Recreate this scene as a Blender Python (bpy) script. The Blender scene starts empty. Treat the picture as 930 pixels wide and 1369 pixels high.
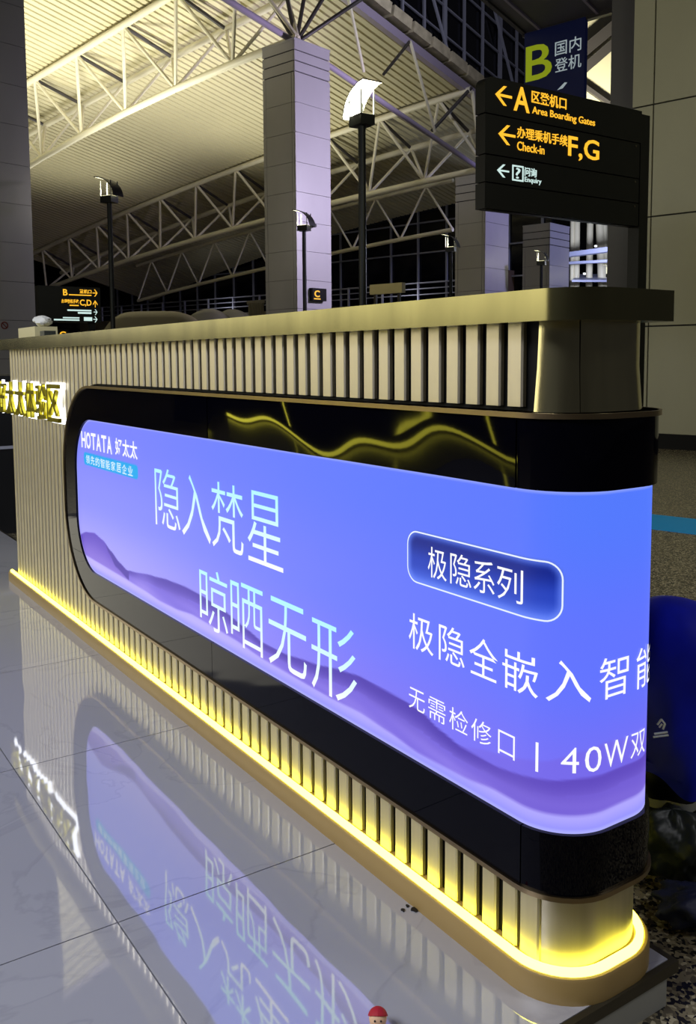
import bpy, bmesh, math, random
from mathutils import Vector, Matrix
random.seed(7)
SC = bpy.context.scene
COL = SC.collection
PI = math.pi
# ------------------------------------------------------------------ camera
F, CX, CY, EYE = 1200.0, 465.0, 590.0, 1.09
def _cd(p): return Vector((p[0]-CX, p[1]-CY, F)).normalized()
_a, _b = _cd((-345, 487)), _cd((2250, 470))          # vanishing points of the counter's length and width
_z = _a.cross(_b).normalized()
_m, _n = (_a+_b).normalized(), (_a-_b).normalized()
_a, _b = (_m+_n)/math.sqrt(2), (_m-_n)/math.sqrt(2)
_up = _z if _z[1] < 0 else -_z
R = Matrix((_b, _a, _up))
CAM = Vector((0, 0, EYE))
def ray(px, py): return R @ Vector((px-CX, py-CY, F))
def ondepth(px, py, d): return CAM + ray(px, py)*(d/F)
def onz(px, py, z): r = ray(px, py); return CAM + r*((z-EYE)/r.z)
def onx(px, py, x): r = ray(px, py); return CAM + r*(x/r.x)
def ony(px, py, y): r = ray(px, py); return CAM + r*(y/r.y)
cd = bpy.data.cameras.new('camera'); cam = bpy.data.objects.new('camera', cd); COL.objects.link(cam)
Xc = R @ Vector((1, 0, 0)); Yc = R @ Vector((0, -1, 0)); Zc = R @ Vector((0, 0, -1))
cam.matrix_world = Matrix(((Xc.x, Yc.x, Zc.x, 0), (Xc.y, Yc.y, Zc.y, 0), (Xc.z, Yc.z, Zc.z, EYE), (0, 0, 0, 1)))
cd.sensor_fit = 'AUTO'; cd.sensor_width = 36; cd.lens = F/1369*36
cd.shift_y = -(684.5-CY)/1369; cd.clip_start = 0.02; cd.clip_end = 300
SC.camera = cam
# ------------------------------------------------------------------ world and exposure
w = bpy.data.worlds.new('night'); SC.world = w; w.use_nodes = True
w.node_tree.nodes['Background'].inputs[0].default_value = (0.022, 0.022, 0.026, 1)
w.node_tree.nodes['Background'].inputs[1].default_value = 1.0
SC.view_settings.view_transform = 'Standard'; SC.view_settings.look = 'None'
SC.view_settings.exposure = 0.0; SC.view_settings.gamma = 1.0; SC.view_settings.use_curve_mapping = False
# hall axes: u along the roof sheets, v along the trusses (turned 14 degrees from the counter)
U = Vector((.969, .247)).normalized(); V = Vector((-U[1], U[0]))
def UV(u, v, z): return Vector((U[0]*u+V[0]*v, U[1]*u+V[1]*v, z))
def uv(p): return (p[0]*U[0]+p[1]*U[1], p[0]*V[0]+p[1]*V[1])
def onu(px, py, u): r = ray(px, py); return CAM + r*(u/(r.x*U[0]+r.y*U[1]))
def onv(px, py, v): r = ray(px, py); return CAM + r*(v/(r.x*V[0]+r.y*V[1]))
def lamp(kind, name, loc, power, color, **k):
    l = bpy.data.lights.new(name, kind); l.energy = power; l.color = color
    tgt = k.pop('target', None)
    for a, b in k.items(): setattr(l, a, b)
    o = bpy.data.objects.new(name, l); o.location = loc; COL.objects.link(o)
    if tgt is not None: o.rotation_euler = (Vector(tgt)-Vector(loc)).to_track_quat('-Z', 'Y').to_euler()
    return o
WARM = (1.0, .97, .79)
def LIGHTS():
    # hall up-lighting: unseen spots without posts, added to brighten the roof sheets
    for (u, v, p) in [(14.5, 24, 3100), (5.5, 24, 2700), (12, 31, 2700), (22, 24, 1400), (20, 33, 800), (-3, 16, 900), (-9, 7, 900)]:
        lamp('SPOT', 'uplight', UV(u, v, 4.6), p, WARM, shadow_soft_size=.9, spot_size=2.3, spot_blend=.7, target=UV(u-.8, v, 14))
    for v in (24, 36): lamp('SPOT', 'mullion_fill', UV(30.2, v, 3.5), 35, (.9, .9, 1.0), shadow_soft_size=.2, spot_size=2.6, spot_blend=.5, target=UV(34, v, 5))  # weak spots added to lift the far mullions out of black
    # cool fill spots added to tint the columns' fronts and lift the clerestory
    lamp('SPOT', 'cool_fill', UV(20.6, 10.6, 6.0), 2900, (.80, .70, 1.0), shadow_soft_size=.3, spot_size=1.5, spot_blend=.5, target=UV(18.1, 17.05, 5.6))
    lamp('SPOT', 'cool_fill', UV(28.5, 9.0, 8.0), 2000, (.55, .52, 1.0), shadow_soft_size=.3, spot_size=.9, spot_blend=.5, target=UV(27.2, 17.05, 4.6))
    lamp('SPOT', 'cool_fill', UV(33.5, 9.0, 7.5), 1800, (.50, .52, 1.0), shadow_soft_size=.3, spot_size=.8, spot_blend=.5, target=UV(32, 17.6, 4.2))
    lamp('SPOT', 'cool_fill', UV(20, 13.2, 11.2), 500, (.8, .8, 1.0), shadow_soft_size=.3, spot_size=2.0, spot_blend=.5, target=UV(23, 18.4, 12.5))
    lamp('AREA', 'counter_fill', (-7, 11, 3.0), 300, (1, .94, .74), shape='RECTANGLE', size=14, size_y=2.6, target=(1.1, 4, 1.2))  # unseen area light added to brighten the slats and counter top
    lamp('AREA', 'hall_fill', (-3.2, 1.5, 4.2), 270, (.84, .87, 1.0), shape='RECTANGLE', size=3, size_y=1.4, target=(-.2, 2.5, 0))  # unseen cool fill added for the marble floor
    lamp('AREA', 'hall_fill', (6.0, -.5, 5.0), 135, (1, .97, .72), shape='RECTANGLE', size=2.5, size_y=1.0, target=(11.2, 6.0, 2.2))  # unseen warm fill added for the right hand wall
    lamp('AREA', 'hall_fill', (3.4, -1.6, 3.4), 38, (.95, .95, 1.0), shape='SQUARE', size=.8, target=(2.0, 1.5, .2))  # small unseen fill added to bring out the jacket
LIGHTS()
# ------------------------------------------------------------------ materials
def lin(c):
    f = lambda x: x/12.92 if x <= .04045 else ((x+.055)/1.055)**2.4
    return tuple(f(x/255) for x in c)+(1,)
def mat(name, rgb, rough=.5, metal=0, emit=None, es=0, noise=None, bump=None, **k):
    m = bpy.data.materials.new(name); m.use_nodes = True; nt = m.node_tree; b = nt.nodes['Principled BSDF']
    c = lin(rgb); b.inputs['Base Color'].default_value = c; b.inputs['Roughness'].default_value = rough
    b.inputs['Metallic'].default_value = metal
    if emit: b.inputs['Emission Color'].default_value = emit; b.inputs['Emission Strength'].default_value = es
    for kk, vv in k.items(): b.inputs[kk.replace('_', ' ')].default_value = vv
    if noise:      # (scale xyz, amount)
        tc = nt.nodes.new('ShaderNodeTexCoord'); mp = nt.nodes.new('ShaderNodeMapping'); mp.inputs['Scale'].default_value = noise[0]
        n = nt.nodes.new('ShaderNodeTexNoise'); n.inputs['Scale'].default_value = 1; n.inputs['Detail'].default_value = 5
        nt.links.new(tc.outputs['Object'], mp.inputs[0]); nt.links.new(mp.outputs[0], n.inputs['Vector'])
        mx = nt.nodes.new('ShaderNodeMixRGB'); mx.blend_type = 'MULTIPLY'; mx.inputs[0].default_value = noise[1]
        mx.inputs[1].default_value = c
        cr = nt.nodes.new('ShaderNodeValToRGB'); cr.color_ramp.elements[0].position = .3; cr.color_ramp.elements[1].position = .7
        cr.color_ramp.elements[0].color = (.25, .25, .25, 1)
        nt.links.new(n.outputs['Fac'], cr.inputs[0]); nt.links.new(cr.outputs[0], mx.inputs[2]); nt.links.new(mx.outputs[0], b.inputs['Base Color'])
        if bump:
            bp = nt.nodes.new('ShaderNodeBump'); bp.inputs['Strength'].default_value = bump; bp.inputs['Distance'].default_value = .01
            nt.links.new(n.outputs['Fac'], bp.inputs['Height']); nt.links.new(bp.outputs[0], b.inputs['Normal'])
    return m
def glow(name, col, s): return mat(name, (10, 10, 10), .5, 0, col, s)
M = {}
M['brass'] = mat('brushed champagne metal', (212, 202, 152), .19, 1, noise=((60, 60, 1.5), .22), bump=.04)
M['topmetal'] = mat('brushed olive bronze top', (158, 152, 104), .2, 1, noise=((3, 9, 1.5), .45))
M['slat'] = mat('champagne slat metal', (216, 206, 178), .46, .94, noise=((40, 40, 1), .16), bump=.03)
M['bronze'] = mat('bronze trim', (158, 138, 104), .3, 1)
M['black'] = mat('black gloss acrylic', (3, 3, 8), .03, 0, Specular_IOR_Level=.16)
M['core'] = mat('black core', (5, 5, 4), .6, Specular_IOR_Level=.2)
M['base'] = mat('cream baseboard', (152, 126, 74), .4)
M['led'] = glow('yellow led strip', (.95, .86, .075, 1), 9.0)
M['halo'] = glow('white letter backlight', (.93, .95, 1.0, 1), 3.0)
M['letter'] = mat('gold letter face', (190, 180, 60), .3, 1)
M['white_riser'] = mat('white riser panel', (170, 170, 160), .5, noise=((3, 3, 3), .1))
M['dark_trim'] = mat('dark metal edge trim', (70, 64, 48), .4, .6)
M['orange'] = glow('orange sign print', (1.0, .50, .025, 1), 1.15)
M['signwhite'] = glow('white sign print', (.62, .82, .78, 1), 1.0)
M['signblack'] = mat('black sign metal', (5, 6, 5), .45, 0, Specular_IOR_Level=.2)
M['panel'] = mat('grey aluminium column panel', (168, 166, 170), .45, .1, noise=((1.2, 1.2, .5), .12))
M['panelcore'] = mat('column joint', (34, 32, 34), .7)
M['wall'] = mat('stone grey wall panel', (150, 147, 122), .5, noise=((1, 1, .7), .15))
M['dark'] = mat('dark grey wall return', (58, 56, 56), .6)
M['truss'] = mat('cream painted steel', (226, 220, 196), .45)
M['darksteel'] = mat('dark painted steel', (62, 58, 56), .5)
M['tie'] = mat('lilac grey steel', (150, 140, 158), .4)
M['ceil'] = mat('cream corrugated ceiling', (205, 198, 165), .55, noise=((.5, .12, .5), .12))
M['soffit'] = mat('grey soffit panel', (92, 88, 94), .6)
M['glass'] = mat('night dark glazing', (6, 7, 14), .12, 0)
M['mullion'] = mat('grey mullion', (150, 152, 165), .5)
M['ins'] = mat('beige insulation block', (190, 180, 150), .6, noise=((4, 4, 4), .5))
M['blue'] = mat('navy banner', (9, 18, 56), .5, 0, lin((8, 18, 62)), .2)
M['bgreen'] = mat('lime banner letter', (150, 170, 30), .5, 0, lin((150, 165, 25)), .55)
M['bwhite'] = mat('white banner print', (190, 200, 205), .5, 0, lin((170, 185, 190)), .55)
M['post'] = mat('dark lamp post', (30, 32, 30), .4, .5)
M['reflector'] = mat('white reflector plate', (235, 235, 215), .4, 0)
M['backplate'] = mat('dark plate back', (24, 24, 26), .4, .3)
M['lampglass'] = glow('lantern glass', (1, .93, .55, 1), 1.6)
M['navy'] = mat('navy jacket cloth', (20, 36, 225), .6, noise=((7, 7, 4), .8), Specular_IOR_Level=.2)  # dark mottle in the colour stands in for shade in the folds
M['navydark'] = mat('dark navy cloth', (22, 30, 72), .6, noise=((30, 30, 30), .7), bump=.6)
M['lining'] = mat('pale lining', (150, 150, 135), .7)
M['suitcase'] = mat('black suitcase shell', (8, 9, 14), .35)
M['olive'] = mat('dark olive shell', (34, 40, 34), .5)
M['white'] = mat('white print', (215, 220, 235), .5)
M['tape'] = mat('blue floor tape', (0, 150, 215), .5)
M['kiosk'] = mat('beige canopy shell', (110, 102, 78), .6)
M['tarp'] = mat('grey cover', (86, 84, 72), .7, noise=((.6, .6, .6), .4))
M['red'] = mat('red felt', (170, 14, 34), .7)
M['skin'] = mat('figurine face', (222, 180, 140), .6)
M['ink'] = mat('black dot', (12, 10, 10), .5)
M['cream'] = mat('cream card', (205, 196, 150), .7)
M['paper'] = mat('white tissue', (225, 225, 215), .8)
M['lilac'] = mat('lilac lit canopy', (150, 155, 190), .5, 0)
M['redsign'] = mat('no smoking red', (120, 50, 40), .5)

def attr_mat(name, metal=0):
    m = bpy.data.materials.new(name); m.use_nodes = True; nt = m.node_tree; b = nt.nodes['Principled BSDF']
    a = nt.nodes.new('ShaderNodeAttribute'); a.attribute_name = 'col'
    b.inputs['Base Color'].default_value = (.01, .01, .01, 1); b.inputs['Roughness'].default_value = .35
    b.inputs['Specular IOR Level'].default_value = .2
    nt.links.new(a.outputs['Color'], b.inputs['Emission Color']); b.inputs['Emission Strength'].default_value = 1.0
    return m
M['screen'] = attr_mat('backlit screen print')

def marble():
    m = bpy.data.materials.new('polished marble tile'); m.use_nodes = True; nt = m.node_tree; b = nt.nodes['Principled BSDF']
    tc = nt.nodes.new('ShaderNodeTexCoord'); n1 = nt.nodes.new('ShaderNodeTexNoise'); n1.inputs['Scale'].default_value = 1.7; n1.inputs['Detail'].default_value = 6; n1.inputs['Distortion'].default_value = 1.4
    geo = nt.nodes.new('ShaderNodeNewGeometry')
    nt.links.new(geo.outputs['Position'], n1.inputs['Vector'])
    cr = nt.nodes.new('ShaderNodeValToRGB'); e = cr.color_ramp.elements
    e[0].position = .485; e[0].color = lin((176, 176, 180)); e[1].position = .515; e[1].color = lin((178, 178, 182))
    x = cr.color_ramp.elements.new(.50); x.color = lin((168, 168, 173))
    nt.links.new(n1.outputs['Fac'], cr.inputs[0]); nt.links.new(cr.outputs[0], b.inputs['Base Color'])
    b.inputs['Roughness'].default_value = .035; b.inputs['IOR'].default_value = 2.2; b.inputs['Specular IOR Level'].default_value = .9
    n2 = nt.nodes.new('ShaderNodeTexNoise'); n2.inputs['Scale'].default_value = 2.2; nt.links.new(geo.outputs['Position'], n2.inputs['Vector'])
    bp = nt.nodes.new('ShaderNodeBump'); bp.inputs['Strength'].default_value = .10; bp.inputs['Distance'].default_value = .02
    nt.links.new(n2.outputs['Fac'], bp.inputs['Height']); nt.links.new(bp.outputs[0], b.inputs['Normal'])
    return m
M['marble'] = marble()
def terrazzo():
    m = bpy.data.materials.new('speckled terrazzo'); m.use_nodes = True; nt = m.node_tree; b = nt.nodes['Principled BSDF']
    geo = nt.nodes.new('ShaderNodeNewGeometry'); vn = nt.nodes.new('ShaderNodeTexVoronoi'); vn.inputs['Scale'].default_value = 130
    nt.links.new(geo.outputs['Position'], vn.inputs['Vector'])
    cr = nt.nodes.new('ShaderNodeValToRGB'); cr.color_ramp.interpolation = 'CONSTANT'; e = cr.color_ramp.elements
    e[0].position = 0; e[0].color = lin((34, 32, 28)); e[1].position = .3; e[1].color = lin((128, 118, 92))
    x = e.new(.62); x.color = lin((92, 84, 66)); x = e.new(.85); x.color = lin((170, 160, 130))
    sp = nt.nodes.new('ShaderNodeSeparateColor'); nt.links.new(vn.outputs['Color'], sp.inputs[0]); nt.links.new(sp.outputs[0], cr.inputs[0])
    nt.links.new(cr.outputs[0], b.inputs['Base Color']); b.inputs['Roughness'].default_value = .25
    return m
M['terrazzo'] = terrazzo()
# ------------------------------------------------------------------ mesh helpers
def link(name, me, parent=None):
    o = bpy.data.objects.new(name, me); COL.objects.link(o)
    if parent is not None: o.parent = parent
    return o
def worg(o):
    p = Vector((0, 0, 0))
    while o is not None: p = p + o.location; o = o.parent
    return p
def tag(o, label, cat, group=None, kind=None):
    o['label'] = label; o['category'] = cat
    if group: o['group'] = group
    if kind: o['kind'] = kind
    return o
def empty(name, loc, label, cat, group=None):
    o = bpy.data.objects.new(name, None); COL.objects.link(o); o.location = loc; o.empty_display_size = .1
    return tag(o, label, cat, group)
class MB:
    def __init__(s): s.v = []; s.f = []; s.mi = []
    def add(s, vs, fs, mi=0):
        k = len(s.v); s.v += [Vector(a) for a in vs]; s.f += [tuple(i+k for i in f) for f in fs]; s.mi += [mi]*len(fs); return s
    def hexa(s, c, mi=0):      # 8 corners: bottom 4, top 4
        return s.add(c, [(3, 2, 1, 0), (4, 5, 6, 7), (0, 1, 5, 4), (1, 2, 6, 5), (2, 3, 7, 6), (3, 0, 4, 7)], mi)
    def box(s, x0, y0, z0, x1, y1, z1, mi=0):
        return s.hexa([(x0, y0, z0), (x1, y0, z0), (x1, y1, z0), (x0, y1, z0), (x0, y0, z1), (x1, y0, z1), (x1, y1, z1), (x0, y1, z1)], mi)
    def uvbox(s, u0, v0, z0, u1, v1, z1, mi=0):
        return s.hexa([UV(u0, v0, z0), UV(u1, v0, z0), UV(u1, v1, z0), UV(u0, v1, z0), UV(u0, v0, z1), UV(u1, v0, z1), UV(u1, v1, z1), UV(u0, v1, z1)], mi)
    def tube(s, a, b, r, n=8, r2=None, mi=0):
        a, b = Vector(a), Vector(b); d = (b-a).normalized(); q = d.to_track_quat('Z', 'Y'); r2 = r if r2 is None else r2
        c = []
        for p, rr in ((a, r), (b, r2)):
            for i in range(n): t = 2*PI*i/n; c.append(p+q @ Vector((math.cos(t)*rr, math.sin(t)*rr, 0)))
        fs = [(i, (i+1) % n, n+(i+1) % n, n+i) for i in range(n)]+[tuple(range(n-1, -1, -1)), tuple(range(n, 2*n))]
        return s.add(c, fs, mi)
    def bar(s, a, b, wd, ht):   # rectangular bar between points
        a, b = Vector(a), Vector(b); d = (b-a).normalized(); sd = d.cross(Vector((0, 0, 1)))
        sd = Vector((1, 0, 0)) if sd.length < 1e-4 else sd.normalized(); up = sd.cross(d).normalized()
        c = [p+sd*x*wd/2+up*y*ht/2 for p in (a, b) for x, y in ((-1, -1), (1, -1), (1, 1), (-1, 1))]
        return s.add(c, [(0, 1, 2, 3), (7, 6, 5, 4), (0, 4, 5, 1), (1, 5, 6, 2), (2, 6, 7, 3), (3, 7, 4, 0)])
    def prism(s, pts, z0, z1, mi=0):  # polygon in xy (ccw) extruded in z
        n = len(pts); c = [(p[0], p[1], z0) for p in pts]+[(p[0], p[1], z1) for p in pts]
        return s.add(c, [tuple(range(n-1, -1, -1)), tuple(range(n, 2*n))]+[(i, (i+1) % n, n+(i+1) % n, n+i) for i in range(n)], mi)
    def grid(s, rows, mi=0):
        n = len(rows[0]); vs = [p for r in rows for p in r]
        return s.add(vs, [(j*n+i, j*n+i+1, (j+1)*n+i+1, (j+1)*n+i) for j in range(len(rows)-1) for i in range(n-1)], mi)
    def build(s, name, m, parent=None, smooth=False, sharp=None, cols=None, fix=True):
        org = worg(parent) if parent is not None else Vector((0, 0, 0))
        if parent is None:
            lo = Vector([min(v[i] for v in s.v) for i in range(3)]); hi = Vector([max(v[i] for v in s.v) for i in range(3)])
            org = Vector(((lo.x+hi.x)/2, (lo.y+hi.y)/2, lo.z))
        me = bpy.data.meshes.new(name); me.from_pydata([v-org for v in s.v], [], s.f)
        ms = m if isinstance(m, (list, tuple)) else [m]
        for x in ms: me.materials.append(x)
        if len(ms) > 1: me.polygons.foreach_set('material_index', s.mi)
        if fix:
            bm = bmesh.new(); bm.from_mesh(me); bmesh.ops.recalc_face_normals(bm, faces=bm.faces); bm.to_mesh(me); bm.free()
        if cols:
            a = me.color_attributes.new('col', 'FLOAT_COLOR', 'POINT')
            flat = []
            for c in cols: flat += [c[0], c[1], c[2], 1]
            a.data.foreach_set('color', flat)
        if smooth:
            me.polygons.foreach_set('use_smooth', [True]*len(me.polygons))
            me.set_sharp_from_angle(angle=math.radians(sharp or 40))
        o = link(name, me, parent)
        if parent is None: o.location = org
        return o
# -------------------------------------------------------------- glyphs
_gl = {}
def glyphs(txt, off=0.0, res=3):
    k = (txt, off)
    if k in _gl: return _gl[k]
    cu = bpy.data.curves.new('t', 'FONT'); cu.body = txt; cu.size = 1; cu.resolution_u = res; cu.offset = off
    o = bpy.data.objects.new('t', cu); COL.objects.link(o); bpy.context.view_layer.update()
    me = bpy.data.meshes.new_from_object(o.evaluated_get(bpy.context.evaluated_depsgraph_get()))
    vs = [(v.co.x, v.co.y) for v in me.vertices]; fs = [tuple(p.vertices) for p in me.polygons]
    bpy.data.objects.remove(o); bpy.data.meshes.remove(me); bpy.data.curves.remove(cu)
    x0 = min(v[0] for v in vs); x1 = max(v[0] for v in vs); y0 = min(v[1] for v in vs); y1 = max(v[1] for v in vs)
    vs = [((x-x0)/(x1-x0), (y-y0)/(y1-y0)) for x, y in vs]
    _gl[k] = (vs, fs); return _gl[k]
def extrude_flat(mb, vs, fs, P, t, mi=0):
    """flat shape -> thin solid: P(x, y, h) gives the 3-D point at height h above the face"""
    n = len(vs); top = [P(x, y, t) for x, y in vs]; bot = [P(x, y, 0) for x, y in vs]
    ed = {}
    for f in fs:
        for i in range(len(f)):
            a, b = f[i], f[(i+1) % len(f)]; ed[(a, b)] = 1
    side = [(a, b, b+n, a+n) for (a, b) in ed if (b, a) not in ed]
    mb.add(top+bot, list(fs)+side, mi)
# ------------------------------------------------------------------ counter
class Path:
    """plan outline of the counter end: along the front, round two corners, back along the rear; off = outwards"""
    def __init__(s, x0, y0, r, xr): s.x0, s.y0, s.r, s.xr = x0, y0, r, xr; s.A = .102*PI/2; s.cx = x0+r; s.cy = y0+r; s.L = (xr-r)-s.cx
    def __call__(s, t, off=0):
        r = s.r+off
        if t <= 0: return (s.x0-off, s.cy-t)
        if t < s.A: a = t/s.A*PI/2; return (s.cx-r*math.cos(a), s.cy-r*math.sin(a))
        t -= s.A
        if t < s.L: return (s.cx+t, s.y0-off)
        t -= s.L
        if t < s.A: a = t/s.A*PI/2; return (s.xr-s.r+r*math.sin(a), s.cy-r*math.cos(a))
        t -= s.A
        return (s.xr+off, s.cy+t)
    def stations(s, t0, t1, step=.011):
        o = []; t = t0
        k0 = [0, s.A, s.A+s.L, 2*s.A+s.L]
        for i in range(10): k0.append(s.A*i/10); k0.append(s.A+s.L+s.A*i/10)
        return sorted(set([t0, t1]+[k for k in k0 if t0 < k < t1]))
BODY = Path(1.095, .990, .080, 1.315)
BOX = Path(1.057, .955, .110, 1.345)
YEND = 4.60
def sweep(mb, sec, st, path, closed=True, mi=0):
    rows = []
    for t in st:
        r = []
        for off, z in sec: x, y = path(t, off); r.append(Vector((x, y, z)))
        if closed: r.append(r[0])
        rows.append(r)
    mb.grid(rows, mi)
    if closed:
        n = len(sec)
        for r in (rows[0], rows[-1]): mb.add(r[:n], [tuple(range(n))], mi)
    return mb
counter = empty('display_counter', (1.2, 2.8, 0), 'long champagne metal slatted counter with a glowing blue screen wrapping its rounded near end', 'counter')
# ends of paths
sB0 = BODY.cy-YEND; sB1 = 2*BODY.A+BODY.L+(YEND-BODY.cy)
xs = BODY.stations(sB0, sB1)
mb = MB(); pts = [BODY(t, -.003) for t in xs]; mb.prism(pts, 0.0, 1.150); mb.build('core', M['core'], counter)
# slab top
TOP = Path(1.045, .930, .085, 1.345)
tp = [TOP(t) for t in TOP.stations(TOP.cy-(YEND+.04), TOP.A)]+[(1.27, .930), (1.275, .936), (1.275, YEND+.04)]
mb = MB(); mb.prism(tp, 1.150, 1.200); o = mb.build('counter_top', M['topmetal'], counter, smooth=True, sharp=30)
# black box outline
SL_B, ZT, ZB, RB = -2.551, 1.003, .185, .34
SL_S, ST, SB_, RS_ = -2.410, .877, .300, .20
BOXE = 2*BOX.A+BOX.L+.02
def lim(s, sl, zt, zb, r):
    if s >= sl+r: return zb, zt
    d = max(0, sl+r-s); k = r-math.sqrt(max(0, r*r-d*d)); return zb+k, zt-k
def srange(a, b, sl, r):
    o = [a, b]
    for i in range(25): t = sl+r*(1-math.cos(i/24*PI/2)); o.append(t)
    o += BOX.stations(a, b)
    return sorted(set([round(x, 5) for x in o if a-1e-6 <= x <= b+1e-6]))
def P3(s, z, off): x, y = BOX(s, off); return Vector((x, y, z))
def bezel(s0, s1, part, warp=0):
    mb = MB(); sts = srange(s0, s1, SL_B, RB)
    if s0 < SL_S: sts = sorted(set(sts+srange(max(s0, SL_S), s1, SL_S, RS_)+[SL_S]))
    if warp: sts = sorted(set(sts+[s0+(s1-s0)*i/60 for i in range(61)]))
    def cols(lo, hi, ss, nz=2):
        rows = []
        for s in ss:
            a, b = lo(s), hi(s); rows.append([P3(s, a+(b-a)*k/nz, (warp*(math.sin(s*8+1.0+(k/nz)*1.3)+.35*math.sin(s*19+2+k/nz*2)) if warp else 0)) for k in range(nz+1)])
        mb.grid(rows)
        # rim back to the body
        for k in (0, nz):
            mb.grid([[r[k] for r in rows], [P3(s, r[k].z, -.036) for s, r in zip(ss, rows)]])
        for r, s in ((rows[0], ss[0]), (rows[-1], ss[-1])):
            mb.grid([r, [P3(s, p.z, -.036) for p in r]])
    B0 = lambda s: lim(s, SL_B, ZT, ZB, RB)[0]; B1 = lambda s: lim(s, SL_B, ZT, ZB, RB)[1]
    S0 = lambda s: lim(s, SL_S, ST, SB_, RS_)[0]; S1 = lambda s: lim(s, SL_S, ST, SB_, RS_)[1]
    if part == 'left':
        cols(B0, B1, [s for s in sts if s <= SL_S+1e-6])
        ss = [s for s in sts if s >= SL_S-1e-6]; cols(S1, B1, ss); cols(B0, S0, ss)
    elif part == 'up': cols(S1, B1, sts, 8 if warp else 2)
    else: cols(B0, S0, sts)
    o = mb.build('bezel_panel', M['black'], counter, smooth=True, sharp=50)
g = .0012
bezel(SL_B, -1.2-g, 'left'); bezel(-1.2+g, -.006-g, 'up', .0013); bezel(-.006+g, BOXE, 'up')
bezel(-1.2+g, .012-g, 'low'); bezel(.012+g, BOXE, 'low')
# back fill behind the box and its thin bronze ledges
mb = MB(); ss = srange(SL_B+.02, BOXE, SL_B, RB)
rows = []
for s in ss:
    a, b = lim(s, SL_B, ZT, ZB, RB); rows.append([P3(s, a+.002, -.037), P3(s, b-.002, -.037)])
mb.grid(rows)
def rim(lohi):
    for s in (0,): pass
o = mb.build('box_back', M['core'], counter)
def outline(sl, zt, zb, r, send, n=16):
    top = [(t, zt) for t in reversed(BOX.stations(sl+r, send))]
    c1 = [(sl+r-r*math.sin(i/n*PI/2), zt-r+r*math.cos(i/n*PI/2)) for i in range(1, n+1)]
    c2 = [(sl+r-r*math.cos(i/n*PI/2), zb+r-r*math.sin(i/n*PI/2)) for i in range(0, n)]
    bot = [(t, zb) for t in BOX.stations(sl+r, send)]
    return top+c1+c2+bot
ol = outline(SL_B, ZT, ZB, RB, BOXE)
def ribbon(mb, ol, wd, o0, o1, mi=0):
    rows = []
    for i, (s, z) in enumerate(ol):
        a = ol[max(0, i-1)]; b = ol[min(len(ol)-1, i+1)]; ds, dz = b[0]-a[0], b[1]-a[1]; L = math.hypot(ds, dz) or 1
        ns, nz = dz/L, -ds/L   # outward (outline runs leftwards on top)
        ns, nz = -ns, -nz
        q = (s+ns*wd, z+nz*wd)
        rows.append([P3(s, z, o0), P3(s, z, o1), P3(q[0], q[1], o1), P3(q[0], q[1], o0), P3(s, z, o0)])
    mb.grid(rows)
mb = MB(); ribbon(mb, ol, .009, -.036, .005); mb.build('bronze_trim', M['bronze'], counter, smooth=True, sharp=30)
# ---- screen with its backlit artwork
def interp(pts, x):
    if x <= pts[0][0]: return pts[0][1]
    for (a, b), (c, d) in zip(pts, pts[1:]):
        if x <= c: t = (x-a)/(c-a); t = t*t*(3-2*t)*.5+t*.5; return b+(d-b)*t
    return pts[-1][1]
CREST = [(-2.42, .413), (-2.315, .441), (-2.223, .451), (-2.127, .439), (-2.046, .414), (-1.959, .388), (-1.884, .374), (-1.846, .379), (-1.654, .401), (-1.526, .413), (-1.393, .419), (-1.298, .418), (-1.15, .408), (-1.0, .388), (-.908, .374), (-.809, .375), (-.674, .388), (-.542, .407), (-.476, .414), (-.397, .412), (-.323, .410), (-.271, .406), (-.21, .388), (-.151, .377), (-.06, .375), (.054, .389), (.11, .396), (.19, .398), (.42, .398)]
LOW = [(-2.42, .350), (-2.2, .345), (-1.972, .342), (-1.725, .337), (-1.594, .331), (-1.471, .334), (-1.342, .345), (-1.067, .341), (-.909, .331), (-.6, .329), (-.477, .334), (-.372, .327), (-.277, .318), (-.141, .322), (-.058, .331), (.055, .331), (.42, .340)]
FAINT = [(-.20, .37), (-.05, .400), (.044, .420), (.11, .443), (.155, .452), (.261, .438), (.42, .42)]
FOLD = [(-2.14, .445), (-2.116, .438), (-2.067, .403), (-2.0, .366), (-1.86, .341)]
sm = lambda a, b, x: (lambda t: t*t*(3-2*t))(max(0, min(1, (x-a)/(b-a))))
mixc = lambda a, b, t: tuple(x+(y-x)*t for x, y in zip(a, b))
def rbox(x, y, hx, hy, r):
    qx, qy = abs(x)-hx+r, abs(y)-hy+r
    return math.hypot(max(qx, 0), max(qy, 0))+min(max(qx, qy), 0)-r
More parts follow.
